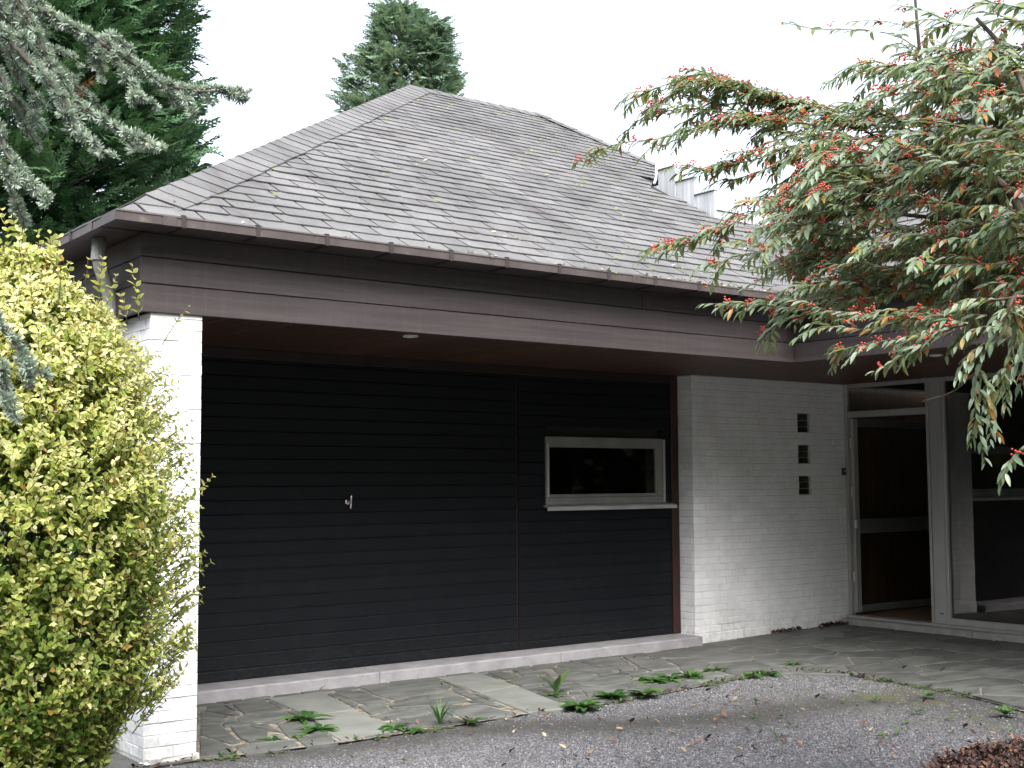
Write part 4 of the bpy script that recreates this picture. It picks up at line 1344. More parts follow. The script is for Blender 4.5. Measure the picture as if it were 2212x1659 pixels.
# outline branches, as the picture shows them
B = branch
B([(2050,400),(1850,300),(1700,262),(1550,268),(1430,298),(1330,312),(1245,350)], 6.3, 6.5, twigs=0.68, tlen=(.08,.20), berry=.9)
B([(2100,420),(1900,300),(1750,228),(1620,200),(1500,172),(1420,190),(1350,228)], 6.4, 6.7, twigs=1.72, berry=1.0, tlen=(.10,.24))
B([(1800,250),(1650,215),(1540,165),(1440,168)], 6.5, 6.8, twigs=1.5, berry=1.0, tlen=(.10,.2))
B([(1750,240),(1620,250),(1500,235),(1400,250),(1345,290)], 6.5, 6.7, twigs=1.2, berry=.9, tlen=(.08,.2))
B([(1850,330),(1710,318),(1650,340),(1550,362),(1475,378)], 6.2, 6.3, twigs=1.35, berry=.9, tlen=(.10,.22))
B([(1950,370),(1800,330),(1700,345),(1640,372),(1560,395)], 6.1, 6.3, twigs=1.05, berry=.7, tlen=(.1,.22))
B([(2000,330),(1850,370),(1739,405),(1641,454),(1563,493),(1485,526),(1427,534),(1376,566)], 5.9, 6.1, twigs=1.0, berry=1.0, tlen=(.12,.26))
B([(2100,350),(1950,440),(1780,510),(1712,528),(1638,545),(1583,555),(1532,580)], 5.6, 5.8, twigs=.9, berry=.8, tlen=(.12,.3))
B([(2150,480),(1908,533),(1775,563),(1674,590),(1611,622)], 5.3, 5.5, twigs=.9, berry=.8, tlen=(.12,.3))
B([(2212,640),(2108,655),(1975,686),(1841,676),(1725,668),(1618,656),(1514,657)], 5.0, 5.3, twigs=.6, berry=.5, tlen=(.10,.24), dens=1.05)
B([(1800,672),(1708,687),(1664,712),(1636,748)], 5.2, 5.3, twigs=.5, berry=.8, tlen=(.08,.16))
B([(2050,680),(1960,690),(1874,712),(1791,705),(1737,720)], 5.0, 5.2, twigs=.8, berry=.6, tlen=(.1,.24))
B([(2090,700),(1975,726),(1874,743),(1796,762)], 4.9, 5.1, twigs=.8, berry=.7, tlen=(.1,.22))
B([(2060,715),(2000,740),(1948,770),(1890,802)], 4.9, 5.0, twigs=.7, berry=.6, tlen=(.08,.2))
B([(1850,280),(1750,235),(1650,205),(1560,185),(1470,195),(1400,238)], 6.5, 6.8, twigs=1.3, berry=1.0, tlen=(.08,.2), dens=.8)
B([(1830,300),(1700,285),(1600,268),(1500,285),(1420,322)], 6.4, 6.6, twigs=1.2, berry=1.0, tlen=(.08,.2), dens=.8)
B([(1900,335),(1780,302),(1690,300),(1620,330),(1580,372)], 6.2, 6.4, twigs=1.2, berry=.9, tlen=(.08,.2), dens=.8)
B([(1800,350),(1720,300),(1640,262),(1560,225),(1480,205)], 6.6, 6.9, twigs=1.1, berry=1.0, tlen=(.08,.18), dens=.7)
B([(1760,262),(1680,232),(1600,222),(1530,238),(1455,275)], 6.6, 6.9, twigs=1.2, berry=.9, tlen=(.10,.22), dens=.7)
B([(1700,215),(1620,190),(1560,178),(1500,190),(1440,215),(1395,262)], 6.7, 7.0, twigs=1.2, berry=1.0, tlen=(.10,.2), dens=.7)
B([(1900,300),(1830,262),(1760,248),(1690,262),(1630,300)], 6.4, 6.6, twigs=1.2, berry=.8, tlen=(.10,.24), dens=.75)
B([(1960,270),(1900,240),(1850,228),(1790,240)], 6.3, 6.6, twigs=1.0, berry=.8, tlen=(.10,.22), dens=.7)
# hanging boughs at the right edge
B([(2190,640),(2165,700),(2120,770),(2105,850),(2115,930),(2128,1000)], 4.7, 4.8, twigs=1.2, berry=.5, tlen=(.10,.22), droop=1.2)
B([(2212,660),(2190,740),(2165,820),(2140,900),(2140,960)], 4.8, 4.9, twigs=1.1, berry=.4, tlen=(.10,.2), droop=1.2)
B([(2250,700),(2215,790),(2200,850)], 4.6, 4.7, twigs=1.0, berry=.4, tlen=(.10,.2), droop=1.2)
B([(2280,940),(2212,965),(2175,1010),(2160,1050)], 4.7, 4.7, twigs=.5, berry=.3, tlen=(.08,.14), droop=1)
tw.tube(smooth_path([at_dist(2105,806,4.7), at_dist(2060,845,4.8), at_dist(1990,868,4.9)], 8), .0016, 4)
# upper right crown
B([(2212,130),(2130,110),(2060,120),(2010,160)], 5.6, 5.8, twigs=1.2, berry=.7)
B([(2240,60),(2170,40),(2110,60),(2060,100)], 5.7, 5.9, twigs=1.1, berry=.6)
B([(2230,20),(2160,10),(2100,-10)], 5.6, 5.8, twigs=.8, berry=.5)
B([(2250,230),(2150,190),(2060,200),(1960,260)], 5.7, 6.0, twigs=1.2, berry=.8)
B([(2250,300),(2120,260),(2010,290),(1900,340)], 5.7, 6.0, twigs=1.2, berry=.8)
B([(2250,400),(2120,350),(2000,360),(1880,400),(1800,450)], 5.6, 5.9, twigs=1.2, berry=.8)
# thin upright shoot against the sky
lead = [at_dist(x, y, d) for x, y, d in ((2000,300,6.0),(1998,233,6.0),(1990,150,6.05),(1982,60,6.1),(1974,-40,6.15))]
LP = smooth_path(lead, 24); tw_big.tube(LP, [.012-.0065*i/23 for i in range(24)], 6)
for i in range(6, 23, 2):
    if rnd.random() < .8:
        q = LP[i] + Vector((U(-.22, .22), U(-.22, .22), U(.0, .12)))
        tp = smooth_path([LP[i], LP[i].lerp(q, .5)+Vector((0, 0, .02)), q], 5); tw.tube(tp, .0016, 4); spray(tp, .5, berry=.5, lsc=.8)
B([(1990,110),(1930,75),(1850,65),(1760,62),(1690,48)], 6.2, 7.2, r0=.003, twigs=.25, berry=.3, dens=.28, tlen=(.06,.12))
B([(1995,200),(1930,205),(1860,225),(1800,230)], 6.2, 6.6, r0=.004, twigs=.35, berry=.6, dens=.5, tlen=(.08,.16))
# fill of the crown between the outline boughs
for i in range(146):
    x = U(1790, 2320)
    ylo = 330 if x < 1900 else (200 if x < 2050 else 60)
    y = U(ylo, 690 - 0.06*(2212-x))
    d = U(5.2, 6.7)
    dx = -U(90, 230); dy = U(-10, 60)
    if x + dx < 1640 + max(0, 420-y)*.5: continue
    B([(x, y), (x+dx*.5, y+dy*.25-U(0, 18)), (x+dx, y+dy)], d, d+U(-.2, .2), r0=.005, twigs=U(.8, 1.2), berry=U(.25, .9), tlen=(.12,.3), dens=.95)
for i in range(56):                                    # the right flank, out to the edge of the picture
    x, y = U(2060, 2360), U(120, 700)
    d = U(5.0, 6.4)
    dx, dy = -U(60, 170), U(-10, 70)
    B([(x, y), (x+dx*.5, y+dy*.25-U(0, 18)), (x+dx, y+dy)], d, d+U(-.2, .2), r0=.005, twigs=U(.9, 1.3), berry=U(.25, .8), tlen=(.12,.3), dens=.95)
for i in range(64):                                    # the far side of the tree, beyond the picture
    x, y = U(2330, 2900), U(60, 660)
    d = U(4.6, 6.8)
    dx, dy = rnd.choice((-1, 1))*U(60, 200), U(-10, 90)
    B([(x, y), (x+dx*.5, y+dy*.25-U(0, 18)), (x+dx, y+dy)], d, d+U(-.3, .3), r0=.005, twigs=U(.8, 1.1), berry=U(.25, .8), tlen=(.12,.3), dens=.8)
# stems and limbs
base = Vector((6.10, 2.55, 0))
fork = [base + Vector(v) for v in ((0, 0, -.1), (-.03, .05, .6), (-.10, .10, 1.2), (-.12, .18, 1.7))]
trunk_b = MB()
trunk_b.tube(smooth_path(fork, 12), [.095-.035*i/11 for i in range(12)], 10)
trunk_b.build("trunk", m_barkgreen, cot, smooth=True)
def limb(pxs, r0, r1, start=fork[-1], m=m_bark):
    pts = [start] + [at_dist(x, y, d) for x, y, d in pxs]
    P = smooth_path(pts, 22)
    MB().tube(P, [r0+(r1-r0)*i/21 for i in range(22)], 8).build("limb", m, cot, smooth=True)
limb([(2240,520,5.4),(2190,425,5.5),(2110,352,5.7),(2010,300,5.9),(1930,275,6.1),(1870,268,6.2)], .034, .008)
limb([(2290,560,5.4),(2212,480,5.6),(2100,400,5.8),(1950,398,6.0),(1810,412,6.1)], .026, .007)
limb([(2320,600,5.2),(2180,500,5.5),(2040,473,5.7),(1930,462,5.8),(1841,453,5.9)], .024, .007)
limb([(2230,760,5.3),(2107,655,5.5),(2085,590,5.6),(2070,480,5.8),(2040,330,6.0),(2000,300,6.0)], .046, .014, m=m_barkgreen)
limb([(2300,420,5.2),(2230,230,5.5),(2170,110,5.7),(2110,40,5.8)], .030, .008)
tw_big.build("leader_shoot", m_bark, cot, smooth=True)
tw.build("twigs", m_twig, cot, smooth=True, kind="stuff", origin=tuple(WORLD[cot.name]))
cl.finish("leaf", "foliage", leaf_template(1.0, .30, .20, .20, 4), m_cot, cot, 300)
def ico():
    t = (1+5**.5)/2
    v = np.array([(-1,t,0),(1,t,0),(-1,-t,0),(1,-t,0),(0,-1,t),(0,1,t),(0,-1,-t),(0,1,-t),(t,0,-1),(t,0,1),(-t,0,-1),(-t,0,1)], float)
    f = np.array([(0,11,5),(0,5,1),(0,1,7),(0,7,10),(0,10,11),(1,5,9),(5,11,4),(11,10,2),(10,7,6),(7,1,8),(3,9,4),(3,4,2),(3,2,6),(3,6,8),(3,8,9),(4,9,5),(2,4,11),(6,2,10),(8,6,7),(9,8,1)])
    return v/np.linalg.norm(v[0]), f
IV, IF = ico()
Bp = np.array([tuple(p) for p in berries])
sc = rng.uniform(.0038, .0056, len(Bp))
me = inst_mesh("berries", IV, IF, np.eye(3)[None]*sc[:, None, None], Bp, m_berry, None, True, np.array(WORLD[cot.name]))
o = bpy.data.objects.new("berries", me); o['kind'] = 'stuff'; link(o, cot, WORLD[cot.name])

# ------------------------------------------------------------------ golden privet at the left
PB = Vector((1.62, 5.72, 0.0))
priv = thing("privet_shrub", PB, "tall golden privet shrub with variegated yellow green leaves before the white pillar", "shrub")
prof_px = [(525,66),(560,115),(600,165),(640,212),(680,250),(720,280),(770,312),(830,338),(900,356),(1000,378),(1100,392),(1200,394),(1300,392),(1400,376),(1460,354),(1500,330),(1560,298),(1620,274),(1700,256)]
dep = (PB - EYE).dot(CF)
axis_px = 62
prof = []
for y, x in prof_px:
    z = EYE.z + (EYE + ray(x, y)*dep - EYE).z
    prof.append((z, max(.10, (x - axis_px)/FPX*dep)))
prof.sort()
def prof_r(z):
    if z <= prof[0][0]: return prof[0][1]*.95
    for (z0, r0), (z1, r1) in zip(prof, prof[1:]):
        if z <= z1: return r0 + (r1-r0)*(z-z0)/(z1-z0)
    return max(0, prof[-1][1] - (z-prof[-1][0])*.8)
ZTOP = prof[-1][0]
pl_ = Leaves()
ptw = MB()
def priv_shoot(p0, p1, fresh, n=None, lsc=1.0, bow=.03):
    L = (p1-p0).length
    n = n or max(4, int(L/.026))
    mid = p0.lerp(p1, .5) + Vector((U(-bow, bow), U(-bow, bow), U(0, bow)))
    P = smooth_path([p0, mid, p1], n)
    ptw.tube(P, [.0028 - .0016*i/(n-1) for i in range(n)], 4)
    roll = U(0, math.pi)
    for i in range(1, n):
        t = (P[i] - P[i-1]).normalized()
        e = t.orthogonal().normalized(); w = t.cross(e)
        a = roll + (i % 2)*math.pi/2*U(.5, 1.1)
        f = i/(n-1)
        for s in (1, -1):
            sd = (e*math.cos(a) + w*math.sin(a))*s
            x = sd*U(.7, 1) + t*U(.35, .9) + Vector((0, 0, U(-.15, .15)))
            nn = Vector((P[i].x-PB.x, P[i].y-PB.y, 0)).normalized()*.8 + Vector((0, 0, .65)) + t*.25 + rvec()*.45
            sc = rnd.triangular(.020, .050, .036)*lsc*(1 - .35*max(0, f-.75)/.25)
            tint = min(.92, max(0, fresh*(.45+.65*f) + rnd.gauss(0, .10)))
            if rnd.random() < .018: tint = 1.0
            pl_.add(P[i], x, nn, sc, tint)
def surf(z, az, k=1.0):
    r = prof_r(z) * k * (1 + .15*mnoise.noise(Vector((math.cos(az)*1.6, math.sin(az)*1.6, z*1.7))) + -.02 + .10*mnoise.noise(Vector((math.cos(az)*5, math.sin(az)*5, z*5))))
    # wider towards the left, out of the picture
    return Vector((PB.x + math.cos(az)*r, PB.y + math.sin(az)*r, z))
for i in range(5200):
    z = ZTOP * (rnd.random()**.85)*1.0
    az = U(0, 2*math.pi)
    # camera side gets most of the shoots
    out = Vector((math.cos(az), math.sin(az), 0))
    tocam = Vector((-PB.x, -PB.y, 0)).normalized()
    if out.dot(tocam) < -.35 and rnd.random() < .7: continue
    p1 = surf(z, az, U(.84, 1.06))
    L = U(.16, .34)
    dirv = (out*U(.5, 1) + Vector((0, 0, U(.15, 1.0))) + rvec()*.35).normalized()
    h = z/ZTOP
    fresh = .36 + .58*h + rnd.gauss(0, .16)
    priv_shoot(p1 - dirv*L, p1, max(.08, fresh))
# inner, shaded leaves
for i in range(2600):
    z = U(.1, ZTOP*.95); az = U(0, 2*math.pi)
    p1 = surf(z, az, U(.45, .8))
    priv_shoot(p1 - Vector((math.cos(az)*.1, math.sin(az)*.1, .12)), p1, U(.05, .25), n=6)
# long shoots that break the outline (picture positions)
def shoot_px(x0, y0, x1, y1, d=None, fresh=.8, lsc=1.0, dd=0):
    d = d or (PB-EYE).length
    priv_shoot(at_dist(x0, y0, d+dd), at_dist(x1, y1, d+dd), fresh, lsc=lsc, bow=.012)
for q in ((300,690,285,575,.9,1.25),(275,700,262,640,.85,1),(345,1150,458,1030,.75,1.05),(330,1310,455,1215,.65,1.0),(350,745,408,662,.85,.7),(340,960,425,905,.7,.8),
          (355,1010,410,960,.7,.8),(360,1200,420,1160,.6,.8),(350,1330,430,1272,.6,.9),(340,1420,415,1385,.55,.9),(330,1470,400,1412,.6,.9),(300,1500,365,1460,.55,.9),
          (345,1250,405,1225,.6,.8),(150,610,125,515,.95,1.1),(60,570,25,470,.95,1.2),(105,600,82,500,.95,1.1),(215,660,222,560,.9,1.1),(180,620,190,560,.9,1),
          (20,560,5,455,.95,1.2),(330,900,392,850,.7,.8),(320,830,372,795,.75,.8),(250,1560,330,1500,.45,1)):
    shoot_px(*q[:4], fresh=q[4], lsc=q[5], dd=U(-.1, .25))
for i in range(46):                                   # vigorous summer shoots on the crown of the shrub
    az = U(0, 6.28); k_ = rnd.random()**.6
    z_ = ZTOP*U(.74, .97)
    p0 = surf(z_, az, U(.3, .92)); ln = U(.12, .27)
    dv = (Vector((math.cos(az), math.sin(az), 0))*U(.0, .45) + Vector((0, 0, 1)) + rvec()*.15).normalized()
    priv_shoot(p0, p0 + dv*ln, U(.75, 1.0), lsc=U(.9, 1.2), bow=.015)
for i in range(230):                                  # loose spriggy fringe towards the pillar
    y = U(760, 1520)
    z = EYE.z + (ray(300, y)*dep).z
    xr = axis_px + prof_r(z)/dep*FPX
    x1 = xr + U(-15, 48); L = U(40, 85)
    shoot_px(x1 - L*U(.6, 1), y + L*U(.2, .8), x1, y, fresh=U(.5, .85), lsc=.9, dd=U(-.15, .45))
stems = MB()
for i in range(16):
    az = U(0, 6.28); r = U(.04, .2)
    zt = U(1.2, ZTOP*.9); az2 = az + U(-.5, .5)
    top = surf(zt, az2, .7)
    pts = [PB + Vector((math.cos(az)*r, math.sin(az)*r, -.04)), PB + Vector((math.cos(az)*r*1.6, math.sin(az)*r*1.6, zt*.45)), top]
    P = smooth_path(pts, 12)
    stems.tube(P, [.016-.011*k/11 for k in range(12)], 6)
stems.build("stems", m_bark, priv, smooth=True, kind="stuff")
ptw.build("twigs", m_twig, priv, smooth=True, kind="stuff", origin=tuple(PB))
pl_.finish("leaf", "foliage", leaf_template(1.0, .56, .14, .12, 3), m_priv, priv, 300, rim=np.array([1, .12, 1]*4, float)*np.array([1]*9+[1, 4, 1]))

# ------------------------------------------------------------------ blue cedar: boughs that reach in from the left
CB = Vector((-.15, 4.3, 0))
ced = thing("blue_cedar", CB, "blue cedar with tufted grey green needles reaching in over the yellow shrub", "tree")
cb = MB(); tufts = []
tr_ = MB(); tr_.tube([CB + Vector((0, 0, -.1)), CB + Vector((.02, 0, 2)), CB + Vector((0, .03, 4)), CB + Vector((.02, 0, 7.5))], [.20, .17, .14, .05], 12)
tr_.build("trunk", m_bark, ced, smooth=True)
def cp(x, y, d): return at_dist(x*.333303, y*.333303, d)
def cbranch(pts, d0, d1, r0=.008, r1=.002, tuft=.027, side=.5, dens=1.0):
    n = len(pts)
    W = [cp(x, y, d0+(d1-d0)*i/(n-1)) for i, (x, y) in enumerate(pts)]
    L = path_len(W); m = max(6, int(L/.015))
    P = smooth_path(W, m)
    cb.tube(P[::2] + ([P[-1]] if (m-1) % 2 else []), [r0+(r1-r0)*i/(len(P[::2]) + (1 if (m-1) % 2 else 0) - 1) for i in range(len(P[::2]) + (1 if (m-1) % 2 else 0))], 6)
    for i in range(m):
        t = (P[min(i+1, m-1)] - P[max(i-1, 0)]).normalized()
        for q in range(2 if rnd.random() < .5*dens else 1):
            if rnd.random() > dens: continue
            o_ = (t.orthogonal().normalized()*U(-1, 1) + t.cross(t.orthogonal()).normalized()*U(-1, 1) + Vector((0, 0, .5))).normalized()
            f = i/(m-1)
            tufts.append((P[i] + o_*U(.002, .010), o_, tuft*U(.70, 1.05)*(1-.25*f)))
    for j in range(int(L/.055*side)):
        i = int(U(.05, .9)*(m-1))
        t = (P[min(i+1, m-1)] - P[max(i-1, 0)]).normalized()
        sd = (rvec()*.8 + Vector((0, 0, -.5)) + t*.8).normalized()
        ln = U(.03, .11)
        q = P[i] + sd*ln
        cb.tube([P[i], P[i].lerp(q, .5), q], [.003, .0025, .0015], 4)
        k = max(2, int(ln/.013))
        for a in range(k):
            o_ = (rvec() + Vector((0, 0, .4))).normalized()
            tufts.append((P[i].lerp(q, (a+1)/k) + o_*.004, o_, tuft*U(.7, 1.05)))
cbranch([(140,-140),(310,90),(480,190),(640,270),(780,350),(900,430),(1000,500),(1110,555),(1250,590),(1400,590),(1620,602)], 3.8, 3.9, .011, .0015, side=.7)
cbranch([(1180,570),(1300,605),(1395,672)], 3.88, 3.9, .003, .0012, .021, .2)
cbranch([(1000,500),(1060,560),(1075,590)], 3.85, 3.86, .003, .0015, .024, .2)
cbranch([(560,215),(610,290),(650,370),(665,450),(650,520)], 3.82, 3.84, .005, .0015, side=.4)
cbranch([(690,300),(760,410),(830,520),(870,590),(930,650),(1020,690)], 3.84, 3.8, .005, .0015, side=.5)
cbranch([(840,650),(900,620),(930,640)], 3.8, 3.78, .003, .0015, side=.2)
cbranch([(640,270),(720,240),(790,300),(840,330)], 3.86, 3.9, .004, .0015, side=.4)
cbranch([(60,-60),(190,130),(240,260),(330,420),(420,560),(450,640),(600,740),(720,810),(860,890),(960,920),(1050,962)], 3.7, 3.62, .011, .0018, .030, .55)
cbranch([(-160,100),(0,220),(120,330),(260,480),(370,590),(430,700),(470,820),(540,870),(640,960),(740,1025)], 3.6, 3.55, .010, .0018, .031, .45)
cbranch([(160,180),(200,230),(300,330),(420,500),(520,580),(600,640),(670,725)], 3.9, 3.9, .005, .0015, .021, .25)
cbranch([(300,330),(400,350),(500,390),(530,440)], 3.9, 3.95, .004, .0015, .022, .3)
cbranch([(410,500),(470,500),(525,510)], 3.9, 3.9, .003, .0015, .020, .1)
cbranch([(-140,380),(0,500),(80,620),(150,700),(210,770),(285,845)], 3.75, 3.8, .008, .0015, .024, .35)
cbranch([(20,640),(60,680),(150,790),(200,880),(262,968)], 3.75, 3.75, .004, .0015, .022, .3)
cbranch([(-120,220),(0,320),(90,400),(160,560),(300,705)], 3.7, 3.7, .007, .0015, .025, .45)
cbranch([(-150,700),(0,860),(40,1000),(140,1120),(220,1210),(322,1312)], 3.55, 3.5, .008, .0018, .029, .4)
cbranch([(-120,980),(0,1080),(40,1160),(90,1290),(145,1412)], 3.55, 3.55, .006, .0015, .026, .35)
cbranch([(-120,-160),(0,0),(80,60),(130,120),(180,180)], 3.8, 3.8, .009, .003, .028, .7)
cbranch([(0,-160),(100,0),(250,40),(312,85)], 3.85, 3.85, .009, .002, .028, .7)
cbranch([(-80,-60),(0,60),(60,200),(110,300),(150,400)], 3.7, 3.7, .007, .002, .028, .7)
cbranch([(-60,140),(30,240),(60,330),(100,420),(120,520)], 3.65, 3.65, .006, .002, .027, .6)
cbranch([(150,-20),(210,120),(220,230),(270,320)], 3.8, 3.8, .006, .002, .027, .6)
cbranch([(-60,420),(20,520),(50,600),(30,700)], 3.6, 3.6, .006, .002, .024, .4)
cbranch([(-180,1960),(-60,2040),(10,2130),(70,2190),(130,2290),(160,2390),(195,2490)], 3.2, 3.2, .007, .0018, .030, .35)
cbranch([(-160,2180),(-40,2290),(12,2420),(20,2560),(8,2650)], 3.2, 3.2, .006, .0018, .030, .3)
# boughs that tie these to the trunk outside the frame
for (x, y, d, zt) in ((140,-140,3.8,3.6),(60,-60,3.7,3.3),(-160,100,3.6,3.1),(-140,380,3.75,2.9),(-150,700,3.55,2.6),(-180,1960,3.2,1.9),(-160,2180,3.2,1.75),(-120,980,3.55,2.45)):
    q = cp(x, y, d); s0 = Vector((CB.x+.1, CB.y-.05, zt))
    for i in range(34):
        t_ = U(.30, 1.0); c0 = s0.lerp(q, t_) + Vector((0, 0, .08*4*t_*(1-t_)))
        dv = ((q-s0).normalized()*.7 + rvec()*.8).normalized(); ln = U(.05, .16)
        if project(c0 + dv*ln) and project(c0 + dv*ln)[0] > -15: continue
        cb.tube([c0, c0 + dv*ln*.5, c0 + dv*ln + Vector((0, 0, -.02))], [.004, .003, .0015], 4)
        for a in range(max(3, int(ln/.014))):
            o_ = (rvec() + Vector((0, 0, .4))).normalized()
            tufts.append((c0 + dv*ln*(a+1)/max(3, int(ln/.014)), o_, .027*U(.7, 1.05)))
    MB().tube(smooth_path([s0, s0.lerp(q, .5)+Vector((0, 0, .08)), q], 10), [.04-.029*i/9 for i in range(10)], 7).build("bough", m_cedartwig, ced, smooth=True)
cb.build("twigs", m_cedartwig, ced, smooth=True, kind="stuff")
def tuft_template(n=46, seed=3):
    r2 = np.random.default_rng(seed)
    V, F = [], []
    for i in range(n):
        z = r2.uniform(-.25, 1); a = r2.uniform(0, 2*np.pi)
        d = np.array([math.sqrt(1-z*z*.98)*math.cos(a), math.sqrt(1-z*z*.98)*math.sin(a), z])
        d /= np.linalg.norm(d); L = r2.uniform(.8, 1.08)
        sd = np.cross(d, r2.normal(size=3)); sd /= np.linalg.norm(sd)
        w = .068
        b0 = len(V)
        V += [d*.08 - sd*w, d*.08 + sd*w, d*L*.75 + sd*w*.9, d*L + sd*w*.15, d*L - sd*w*.15, d*L*.75 - sd*w*.9]
        F += [(b0, b0+1, b0+2, b0+5), (b0+5, b0+2, b0+3, b0+4)]
    return np.array(V), np.array(F)
tl = Leaves()
for p, o_, r in tufts:
    tl.add(p, o_.orthogonal(), o_, r, min(1, max(0, rnd.gauss(.45, .16))))
tl.finish("needle_tuft", "needles", tuft_template(), m_needle, ced, 295, smooth=False)

# ------------------------------------------------------------------ cypresses behind
def spray_template(seed, n=10, droop=.35):
    """a flat feathery cypress spray, x = outwards"""
    r2 = np.random.default_rng(seed)
    V, F = [], []
    def blade(p, d, L, w):
        d = d/np.linalg.norm(d)
        sd = np.cross(d, (0, 0, 1.0)); sd /= np.linalg.norm(sd)+1e-9
        sd = sd + np.array([0, 0, r2.uniform(-.5, .5)])
        b0 = len(V)
        V.extend([p - sd*w*.5, p + sd*w*.5, p + d*L*.6 + sd*w*.5, p + d*L + np.array([0, 0, -.05*L])])
        F.append((b0, b0+1, b0+2, b0+3))
    for i in range(n):
        t = (i+.5)/n
        p = np.array([t*.9, 0, -droop*t*t*.5 + .10*t])
        for s in (1, -1):
            L = (.42*(1-t*.75))*r2.uniform(.75, 1.15)
            d = np.array([1.0, s*r2.uniform(.6, 1.05), r2.uniform(-.35, .15)])
            blade(p, d, L, .055)
            q = p + d/np.linalg.norm(d)*L*.45
            blade(q, d + np.array([.4, -s*.7, r2.uniform(-.2, .2)]), L*.5, .045)
            blade(q, d + np.array([-.3, s*.5, r2.uniform(-.2, .2)]), L*.45, .045)
    blade(np.array([.85, 0, -.05]), np.array([1, 0, -.3]), .22, .05)
    return np.array(V), np.array(F)
SPR = [spray_template(11), spray_template(12, 9, .6), spray_template(13, 10, .1)]
def cypress(name, at, label, H, r_of, n, size, mat, zmin, bark, trunk_r, gap=0.0, tint_mu=.42, upturn=.5, seed=5, lobes=.25):
    r2 = random.Random(seed)
    root = thing(name, at, label, "tree")
    at = Vector(at)
    MB().tube([at + Vector((0, 0, -.2)), at + Vector((.05, 0, H*.35)), at + Vector((-.04, .05, H*.7)), at + Vector((0, 0, H*.985))], [trunk_r, trunk_r*.75, trunk_r*.42, .015], 10).build("trunk", bark, root, smooth=True)
    groups = [[], [], []]
    limbs = MB()
    tocam = (EYE - at); tocam.z = 0; tocam.normalize()
    made = 0
    while made < n:
        z = zmin + (H-zmin)*r2.random()
        az = r2.uniform(0, 2*math.pi)
        out = Vector((math.cos(az), math.sin(az), 0))
        if out.dot(tocam) < -.25 and r2.random() < .85: continue
        nz = mnoise.noise(Vector((math.cos(az)*1.3+seed, math.sin(az)*1.3, z*.75)))
        nz2 = mnoise.noise(Vector((math.cos(az)*3.1+seed, math.sin(az)*3.1, z*2.0)))
        if gap and nz2 < -.30 + gap*.25 and r2.random() < gap: made += 1; continue
        R_ = r_of(z)*(1 + lobes*nz + lobes*.7*nz2)
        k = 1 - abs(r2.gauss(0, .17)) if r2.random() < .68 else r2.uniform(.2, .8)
        rr = max(.05, R_*k)
        p = at + out*rr + Vector((0, 0, z))
        tang = Vector((-out.y, out.x, 0))
        x = out*r2.uniform(.7, 1) + tang*r2.gauss(0, .45) + Vector((0, 0, upturn + r2.gauss(0, .35)))
        nn = Vector((0, 0, 1)) + out*r2.uniform(-.2, .9) + tang*r2.gauss(0, .5)
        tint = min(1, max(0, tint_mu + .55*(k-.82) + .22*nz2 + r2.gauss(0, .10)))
        if r2.random() < .006: tint = 1.0
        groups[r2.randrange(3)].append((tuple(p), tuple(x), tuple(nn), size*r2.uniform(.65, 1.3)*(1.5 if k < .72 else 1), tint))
        if made % (n//260) == 0:
            limbs.tube([at + Vector((0, 0, max(.3, z - rr*.5))), at + out*rr*.5 + Vector((0, 0, z - rr*.12)), p], [.03, .018, .006], 5)
        made += 1
    limbs.build("limbs", bark, root, kind="stuff")
    Vs, Fs, Ts, off = [], [], [], 0
    org = np.array(at)
    for g, (tv, tf) in zip(groups, SPR):
        P, X, N_, S, T = (np.array([q[i] for q in g]) for i in range(5))
        M = basis(X, N_)*S[:, None, None]
        V = (np.einsum('nij,vj->nvi', M, tv) + (P-org)[:, None, :]).reshape(-1, 3)
        F = (tf[None] + (np.arange(len(P))*len(tv))[:, None, None]).reshape(-1, 4) + off
        Vs.append(V); Fs.append(F); Ts.append(np.repeat(T, len(tf))); off += len(V)
    me = np_mesh("crown", np.concatenate(Vs), np.concatenate(Fs), mat, np.concatenate(Ts))
    o = bpy.data.objects.new("crown", me); o['kind'] = 'stuff'
    link(o, root, at)
    return root
def left_r(z): return 2.75 if z < 7 else max(1.4, 2.75 - (z-7)*.10)
dl_ = at_dist(-45, 300, 19.2)
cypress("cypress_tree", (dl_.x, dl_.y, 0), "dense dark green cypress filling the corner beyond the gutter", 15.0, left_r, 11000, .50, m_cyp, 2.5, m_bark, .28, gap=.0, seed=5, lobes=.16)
dl2 = at_dist(868, 180, 29.0)
topz = at_dist(868, 8, 29.0).z
def back_r(z):
    u = max(0, topz - z)
    return .16 + .60*u**.82 if u < 2.6 else 1.26 + .22*(u-2.6)
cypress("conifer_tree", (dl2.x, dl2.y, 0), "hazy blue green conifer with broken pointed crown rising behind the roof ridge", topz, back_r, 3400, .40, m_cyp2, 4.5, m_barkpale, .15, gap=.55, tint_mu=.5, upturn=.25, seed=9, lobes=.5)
dl3 = at_dist(936, 180, 28.2)
topz3 = at_dist(936, 34, 28.2).z
def slim_r(z):
    u = max(0, topz3 - z)
    return .16 + .10*u if u < 1.5 else (.22 + .75*(u-1.5) if u < 2.5 else 1.0)
cypress("conifer_tree", (dl3.x, dl3.y, 0), "slim bare stemmed conifer close against the bigger one behind the ridge", topz3, slim_r, 1500, .34, m_cyp2, 4.5, m_barkpale, .07, gap=.35, tint_mu=.45, upturn=.1, seed=21, lobes=.35)

